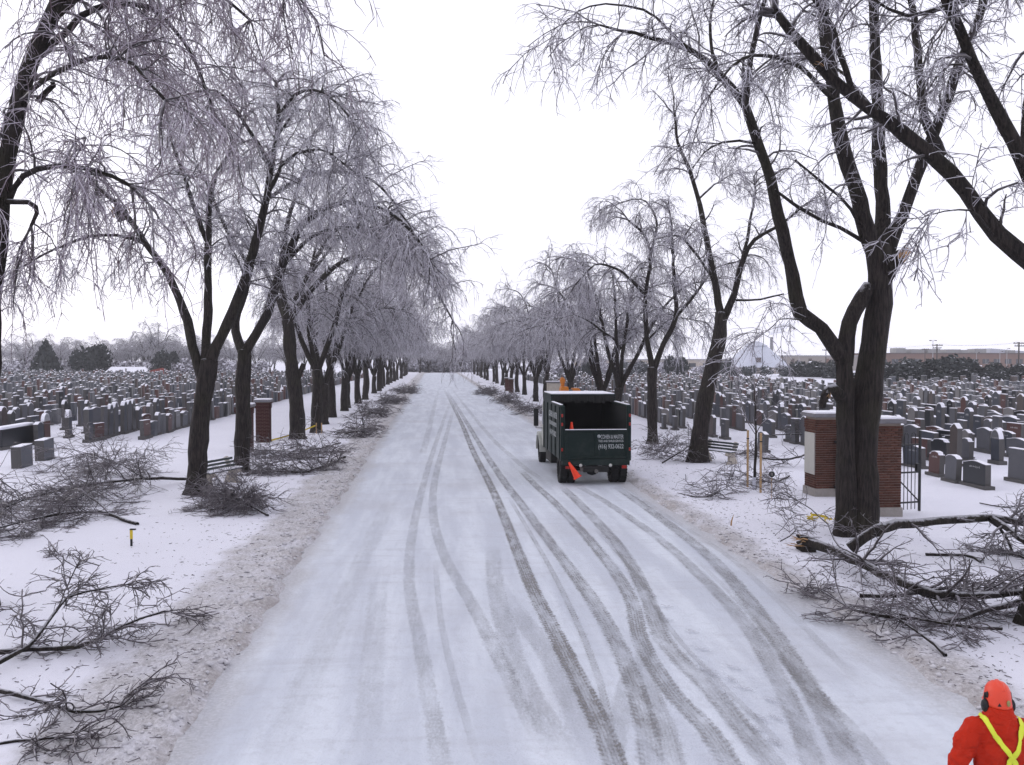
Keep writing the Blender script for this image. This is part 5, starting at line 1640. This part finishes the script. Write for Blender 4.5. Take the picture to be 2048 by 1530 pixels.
    for xx, zz_ in ((-.045, 1.637), (.094, 1.637)):
        q = MB().prism([(-.016, -.010), (.016, -.010), (0, .018)], -.004, .004).obj('vent', dk, he)
        q.location = (xx, .045 - .1345 * math.sqrt(max(0, 1 - (xx / .112) ** 2)), zz_); q.rotation_euler = (R(-6), 0, R(xx / .112 * 40))
    st = MB().lathe([(0, 0), (.019, 0), (.019, .003), (0, .003)], n=16).obj('sticker', simple('olive_sticker', (.30, .25, .10), .5, .5, 60), he)
    st.location = (.030, -.0875, 1.655); st.rotation_euler = (R(84), 0, R(12)); st.scale = (1, 1.3, 1)


person()

# ------------------------------------------------------------------ far buildings, poles, hedges, trees
M['needle'] = simple('dark_evergreen', (.040, .046, .047), .8, .6, .6, snow=.08)
M['needle_frost'] = simple('frosted_evergreen', (.075, .085, .09), .8, .5, .6, snow=.2)
M['brickwall'] = simple('far_brick_wall', (.17, .105, .085), .9, .18, .15)
M['greywall'] = simple('far_grey_wall', (.30, .27, .25), .9, .15, .12)
M['beigewall'] = simple('far_beige_wall', (.40, .35, .30), .9, .12, .1)
M['darkband'] = simple('dark_band', (.10, .075, .07), .8, .3, .3)
M['winglass'] = simple('far_window', (.05, .055, .065), .2, .3, .5)
M['metal_far'] = simple('far_metal', (.30, .30, .31), .6, .15, .4)
M['pole'] = simple('old_timber_pole', (.055, .045, .042), .9, .3, 3)
M['dome'] = simple('snowy_dome', (.50, .52, .60), .7, .10, .15, bump=.2)


def clump(seed, n, rx, ry, rz_, size, conical=False, lumps=7):
    """sprays of small leaf-sized faces through a lumpy volume"""
    rg = np.random.default_rng(seed)
    cs = rg.normal(size=(lumps, 3)) * np.array([.42, .42, .25]) + np.array([0, 0, .5])
    P = []
    while len(P) < n:
        c_ = cs[rg.integers(lumps)]; q = c_ + unit(rg.normal(size=3)) * (.28 + .22 * rg.random()) * rg.random() ** .4
        q[2] = abs(q[2])
        if conical:
            h = rg.random(); r_ = (1 - h) ** .8 * (.45 + .55 * rg.random() ** .5) * (.8 + .25 * math.sin(h * 40)); a = rg.random() * 6.28
            q = np.array([r_ * math.cos(a), r_ * math.sin(a), h])
        P.append(q)
    P = np.array(P) * np.array([rx, ry, rz_])
    A = unit(rg.normal(size=(n, 3))); B = unit(np.cross(A, rg.normal(size=(n, 3))))
    s = size * (.5 + rg.random(n))[:, None]
    V = np.stack([P - A * s - B * s * .35, P + A * s * .2 - B * s * .5, P + A * s + B * s * .2, P - A * s * .1 + B * s * .5], 1).reshape(-1, 3)
    return V, np.arange(n * 4).reshape(-1, 4)


cl = []
for k, (con, n, sz) in enumerate(((False, 2600, .24), (False, 2600, .24), (True, 2600, .26), (True, 2400, .24))):
    V, Q = clump(300 + k, n, 1, 1, 1, .09 if not con else .10, con); cl.append(np_mesh('foliage', V, Q, False, [M['needle']]))
stem_me = MB().tube([(0, 0, -.05), (0, 0, .5)], [.05, .03], 7).mesh('trunk'); stem_me.materials.append(M['bark'])


def shrub(kind, px, Y, width, height, label, mat=None, name='evergreen_shrub', cat='shrub', group='dark evergreens behind the graves', base=0.0):
    q = W(px, 716, Y)
    e = empty(name, (q.x, Y, base), random.random() * 6.28, label, cat, group)
    e.scale = (width / 2, width / 2, height)
    o = link('foliage', cl[kind], e)
    if mat: o.material_slots[0].link = 'OBJECT'; o.material_slots[0].material = mat
    link('trunk', stem_me, e)


hedge = [(1785, 152, 9, 3.5), (1822, 150, 10, 3.7), (1858, 153, 10, 3.9), (1893, 150, 11, 4.7), (1925, 152, 10, 4.0), (1957, 149, 8, 2.5), (1985, 150, 9, 2.6), (2012, 151, 9, 3.4), (2042, 150, 8, 2.7), (2075, 150, 9, 3)]
for i, (px, Y, wd, ht) in enumerate(hedge):
    shrub(i % 2, px, Y, wd, ht, 'dark evergreen bush, %s along the hedge behind the snow strip' % ORD[i])
for i, (kd, px, Y, wd, ht, lab) in enumerate([(0, 1346, 190, 7, 4.6, 'round dark bush beyond the slender forked tree'), (2, 1178, 185, 5, 6.2, 'small dark conifer beyond the truck roof'), (0, 1160, 188, 6, 2.8, 'low dark bush at the foot of the small conifer'),
        (1, 1448, 210, 7, 4.0, 'dark bush at the foot of the white dome, near the leaning tree'), (0, 1500, 212, 5, 2.4, 'reddish bare bush in front of the white dome'), (1, 1585, 205, 8, 2.6, 'bush on the gate side of the white dome'), (0, 1610, 200, 12, 3.4, 'low dark bushes between dome and big tree'),
        (1, 1660, 190, 11, 3.8, 'dark bush showing beside the broken stub'), (0, 1275, 215, 10, 3.4, 'grey bush far off between two truck-side trunks')]):
    shrub(kd, px, Y, wd, ht, lab, M['needle_frost'] if i in (4, 5, 8) else None)
for i, (kd, px, Y, wd, ht, lab) in enumerate([(2, 92, 225, 9, 8.2, 'dark conifer on the skyline behind the far graves'), (0, 200, 230, 12, 7.2, 'round dark evergreen on the skyline near the low red house'), (1, 178, 226, 8, 5.4, 'smaller dark evergreen joined to the round skyline one'), (1, 330, 228, 8, 6, 'dark evergreen beyond the low red house')]):
    shrub(kd, px, Y, wd, ht, lab, name='evergreen_tree', cat='tree')
# bare frosted trees on the skyline behind the bench-side cemetery
BG = 'frosted trees on the skyline'
for i, (px, Y, s) in enumerate([(20, 240, .62), (48, 236, .78), (70, 250, .66), (120, 245, .80), (142, 250, .86), (160, 240, .6), (225, 250, .62), (265, 250, .95), (292, 240, 1.12), (318, 244, 1.3), (345, 248, .95), (372, 250, .78), (430, 250, .85), (462, 245, .8), (512, 240, .95), (540, 246, .85), (575, 240, .9), (610, 250, .9), (660, 250, .9), (700, 255, .9)]):
    q = W(px, 716, Y)
    form_tree(i % 4, q.x, Y, i * 1.3, s, 'grey frosted tree on the skyline, %s counting from the picture edge inward' % ORD[i], 'bare_tree', BG, sz=s * .82)
for i, (px, Y, s) in enumerate([(840, 268, .95), (858, 276, .75), (874, 282, .6), (888, 275, .62), (904, 280, .7), (922, 272, .85), (948, 268, .95), (1010, 262, .8), (1060, 265, .8), (1130, 262, .7), (1200, 270, .65), (1240, 262, .6)]):
    q = W(px, 716, Y)
    form_tree((i + 1) % 4, q.x, Y, i * 1.7, s, 'grey frosted tree closing the end of the road, %s across the view' % ORD[i], 'bare_tree', BG, sz=s * .8)

for i in range(26):
    px = -60 + i * 30 + 9 * math.sin(i * 5.1); Y = 258 + 8 * math.sin(i * 2.3)
    q = W(px, 716, Y); s = .85 + .25 * math.sin(i * 1.9) ** 2
    form_tree((i * 3 + 1) % 4, q.x, Y, i * 2.1, s, 'hazy tree in the rearmost skyline belt, %s from the picture edge' % ORD[i], 'bare_tree', BG, sz=s * .80)
for i, (px, s) in enumerate([(826, 1.0), (842, .95), (852, .9), (862, .85), (870, .8), (879, .8), (886, .78), (895, .8), (906, .85), (916, .9), (930, .95), (945, 1.0), (975, .95)]):
    Y = 292 + 7 * math.sin(i * 2.7); q = W(px, 716, Y)
    form_tree((i * 3) % 4, q.x, Y, i * 2.9, s, 'tree in the belt behind the road end, %s across the view' % ORD[i], 'bare_tree', BG, sz=s * .85)
for i in range(22):
    px = 5 + i * 24 + 8 * math.sin(i * 3.3); Y = 234 + 5 * math.sin(i * 1.7)
    shrub(i % 2, px, Y, 6 + 2.5 * math.sin(i) ** 2, 2.6 + 1.6 * math.sin(i * 2.2) ** 2, 'frost-grey bush along the skyline belt, %s from the picture edge' % ORD[i], M['frost_haze'], 'frosted_shrub', 'shrub', 'frosted bushes on the skyline')
for i in range(12):
    px = 1040 + i * 36 + 9 * math.sin(i * 3.3); Y = 238 + 5 * math.sin(i * 1.7)
    shrub(i % 2, px, Y, 6 + 2.5 * math.sin(i) ** 2, 2.2 + 1.2 * math.sin(i * 2.2) ** 2, 'frost-grey bush beyond the truck-side graves, %s outward from the road' % ORD[i], M['frost_haze'], 'frosted_shrub', 'shrub', 'frosted bushes on the skyline')

for i in range(14):
    px = 822 + i * 10.5; Y = 286 + 6 * math.sin(i * 1.9)
    shrub(i % 2, px, Y, 8, 3.6 + 1.8 * math.sin(i * 2.6) ** 2, 'frosted thicket closing the road end, %s across the view' % ORD[i], M['frost_haze'], 'frosted_shrub', 'shrub', 'frosted bushes at the road end')
# low house with snowy roof and red wing
q = W(262, 716, 222)
e = empty('low_house', (q.x, 222, 0), R(8), 'low house with snowy white roof and red end beyond the far graves', 'house')
MB().box((-5, -2, -.2), (4, 2, 1.1)).obj('wall', M['greywall'], e)
MB().add([(-5.4, -2.4, 1.1), (4.2, -2.4, 1.1), (4.2, 2.4, 1.1), (-5.4, 2.4, 1.1), (-4.4, 0, 2.3), (3.2, 0, 2.3)], [(0, 1, 5, 4), (1, 2, 5), (2, 3, 4, 5), (3, 0, 4), (0, 3, 2, 1)]).obj('roof', M['snow'], e)
MB().box((4.05, -1.6, -.2), (8.2, 1.6, 1.3)).obj('red_wing', simple('red_siding', (.24, .05, .04), .8), e)
MB().prism([(4.0, 1.3), (8.4, 1.3), (6.9, 2.0)], -1.8, 1.8).obj('red_roof', simple('red_roofing', (.20, .045, .04), .8), e)

# white conical storage dome
q = W(1512, 716, 250)
e = empty('storage_dome', (q.x, 250, 0), 0, 'snow-white conical storage dome beyond the cemetery', 'building')
MB().lathe([(9.1, -.3), (9.1, 1.9), (9.0, 1.9), (9.0, -.3)], n=20, smooth=False).obj('wall', M['greywall'], e)
MB().lathe([(9.6, 1.8), (3.1, 7.75), (2.9, 7.7), (9.3, 1.75)], n=20, smooth=False).obj('roof', M['dome'], e)
MB().lathe([(2.9, 7.6), (2.9, 7.9), (3.3, 7.85), (.9, 9.1), (0, 9.2)], n=20, smooth=False).obj('cupola', M['dome'], e)
dm = MB().box((-3.2, -8.1, 1.9), (-1.2, -4.5, 4.6)).obj('dormer', M['dome'], e)
MB().box((-2.9, -8.16, 3.2), (-1.5, -8.105, 4.5)).obj('dormer_opening', M['darkband'], dm)

# long factory with rooftop units
def building(px0, px1, Y, zt, label, mat, name='factory_building', depth=30, z0=-.3):
    a, b_ = W(px0, 716, Y), W(px1, 716, Y)
    e = empty(name, ((a.x + b_.x) / 2, Y, 0), 0, label, 'building')
    hw = (b_.x - a.x) / 2
    MB().box((-hw, 0, z0), (hw, depth, zt)).obj('wall', mat, e)
    MB().box((-hw - .2, -.2, zt - .002), (hw + .2, depth + .2, zt + .45)).obj('parapet', M['darkband'] if mat is M['brickwall'] else M['metal_far'], e)
    return e, hw


e, hw = building(1752, 2120, 330, 5.9, 'long red-brick factory behind the hedge with rooftop units', M['brickwall'])
for k in range(16):
    xx = -hw + 3 + k * (2 * hw - 6) / 15
    f = MB().box((xx - 1.3, -.12, 2.2), (xx + 1.3, -.005, 4.0)).obj('window', M['winglass'], e)
    MB().box((xx - .06, -.17, 2.2), (xx + .06, -.118, 4.0)).obj('mullion', M['metal_far'], f)
for k, (xx, w2, h2) in enumerate([(-26, 4, 2.0), (-20, 6, 1.6), (-13, 5, 1.7), (-5.5, 6, 1.5), (0, 3.5, 1.3), (6, 5, 1.7), (20, 3, 1.2)]):
    MB().box((xx, 6, 6.3), (xx + w2, 11, 6.3 + h2)).obj('rooftop_unit', M['metal_far'], e, .15)
MB().prism([(14, 6.3), (32, 6.3), (32, 6.8), (14, 8.2)], 8, 20).obj('snowy_sawtooth_roof', M['dome'], e)
e, hw = building(1565, 1765, 300, 4.9, 'grey low factory wing between dome and big trunk', M['greywall'])
for k in range(5):
    xx = -hw + 3 + k * 6.2
    MB().box((xx, -.12, .8), (xx + 1.2, -.005, 4.2)).obj('door_bay', M['brickwall'] if k == 2 else M['darkband'], e)
e, hw = building(1170, 1450, 310, 3.6, 'low beige warehouse seen between the truck-side trunks', M['beigewall'])
for k in range(9):
    xx = -hw + 2 + k * 5
    MB().box((xx, -.12, 1.2), (xx + 2.4, -.005, 2.6)).obj('window', M['winglass'], e)
# chimney stack and pale roof behind
q = W(1543, 716, 345)
e = empty('chimney_stack', (q.x, 345, 0), 0, 'thin factory chimney rising behind the dome', 'chimney')
MB().lathe([(.75, -.3), (.6, 12.3), (.66, 12.3), (.66, 12.6), (.4, 12.6), (.4, 12.0)], n=14).obj('shaft', M['metal_far'], e)


def sm_mat():
    m = bpy.data.materials.new('chimney_smoke'); m.use_nodes = True; t_ = m.node_tree; t_.nodes.clear()
    o_ = t_.nodes.new('ShaderNodeOutputMaterial'); v = t_.nodes.new('ShaderNodeVolumePrincipled')
    v.inputs['Color'].default_value = (.62, .66, .78, 1); v.inputs['Density'].default_value = .10
    t_.links.new(v.outputs[0], o_.inputs['Volume']); return m


# poles
def pole(px, top, Y, arms, label, r=.15):
    q = W(px, top, Y)
    e = empty('utility_pole', (q.x, Y, 0), 0, label, 'pole', 'utility poles along the factory')
    MB().tube([(0, 0, -.3), (0, 0, q.z)], [r * 1.2, r], 8).obj('shaft', M['pole'], e)
    for k, (dz, ln) in enumerate(arms):
        MB().box((-ln / 2, -r - .12, q.z - dz - .12), (ln / 2, -r + .02, q.z - dz + .12)).obj('cross_arm', M['pole'], e)
        for s in (-.45, -.2, .2, .45):
            MB().tube([(s * ln, -r - .05, q.z - dz + .12), (s * ln, -r - .05, q.z - dz + .40)], .07, 6).obj('insulator', M['metal_far'], e)
    return q


pA = pole(1874, 688, 260, [(.4, 3.4), (1.2, 2.6)], 'utility pole with two cross arms over the factory roof', .18)
pB = pole(2038, 684, 215, [(.3, 3.2), (1.0, 2.6)], 'tall utility pole nearest the picture edge', .17)
pC = pole(1730, 694, 290, [(.4, 3), (1.1, 2.4)], 'utility pole just past the big trunk', .16)
pD = pole(1652, 698, 300, [(.4, 2.8)], 'thin utility pole left of the big trunk', .14)
pE = pole(1850, 697, 290, [(.3, 2.4)], 'short utility pole beside the two-armed one', .12)


def wire(a, b_, sag, label):
    e = empty('overhead_wire', (a.x, a.y, a.z), 0, label, 'wire', 'overhead wires')
    P = []
    for i in range(13):
        t_ = i / 12; p = a.lerp(b_, t_) - a; P.append((p.x, p.y, p.z - sag * 4 * t_ * (1 - t_)))
    MB().tube(P, .028, 4).obj('strand', M['pole'], e)


wire(pC - Vector((0, 0, .1)), pA - Vector((0, 0, .1)), .5, 'overhead wire running from the pole by the trunk to the two-armed pole')
wire(pA - Vector((0, 0, .1)), pB - Vector((0, 0, .1)), .6, 'overhead wire running from the two-armed pole to the tall edge pole')


def lamp_post(px, top, Y, label, twin=True):
    q = W(px, top, Y)
    e = empty('lamp_post', (q.x, Y, 0), 0, label, 'lamp post', 'yard lamps by the factory')
    MB().tube([(0, 0, -.3), (0, 0, q.z)], [.13, .08], 8).obj('shaft', M['metal_far'], e)
    for s in ((-1, 1) if twin else (1,)):
        a_ = MB().tube([(0, 0, q.z - .1), (s * .7, 0, q.z + .05)], .06, 6).obj('arm', M['metal_far'], e)
        MB().cboxb((s * .85, 0, q.z + .02), (.6, .35, .25)).obj('lamp_head', M['pole'], a_, .03)


lamp_post(1866, 681, 258, 'twin-headed yard lamp beside the two-armed pole')
for i, (px, top) in enumerate(((1953, 705), (2000, 703), (2014, 697))):
    lamp_post(px, top, 300, 'small yard lamp in front of the factory, %s from the two-armed pole' % ORD[i], False)
# chimney smoke drifting
rg = np.random.default_rng(9)
sm = MB()
q = W(1562, 656, 345)
bm = bmesh.new(); bmesh.ops.create_icosphere(bm, subdivisions=3, radius=1)
for v in bm.verts:
    n_ = 1 + .25 * math.sin(v.co.x * 5 + 1) * math.sin(v.co.z * 6) + .18 * math.sin(v.co.y * 7 + v.co.x * 9)
    v.co = Vector((v.co.x * 5.2 * n_ + 1.4 * v.co.z, v.co.y * 3 * n_, v.co.z * 2.0 * n_ + .22 * v.co.x * 5))
me = bpy.data.meshes.new('smoke'); bm.to_mesh(me); bm.free()
me.materials.append(sm_mat())
o = link('smoke', me); o.location = q; o.rotation_euler = (0, R(-12), 0)
tag(o, 'grey smoke drifting from the thin factory chimney', 'smoke', kind='stuff')
#HAZE

# ------------------------------------------------------------------ thin winter haze
hm_ = bpy.data.materials.new('thin_haze'); hm_.use_nodes = True
ht_ = hm_.node_tree; ht_.nodes.clear()
ho_ = ht_.nodes.new('ShaderNodeOutputMaterial'); hv_ = ht_.nodes.new('ShaderNodeVolumePrincipled')
hv_.inputs['Color'].default_value = (.98, .98, 1.0, 1); hv_.inputs['Density'].default_value = .0003
ht_.links.new(hv_.outputs[0], ho_.inputs['Volume'])
o = MB().box((-1010, -80, -1.1), (1010, 1310, 18)).obj('haze', hm_)
tag(o, 'thin pale winter haze over the whole cemetery', 'haze', kind='stuff')
sc.cycles.volume_bounces = 2



print('tree tris', NTRI)
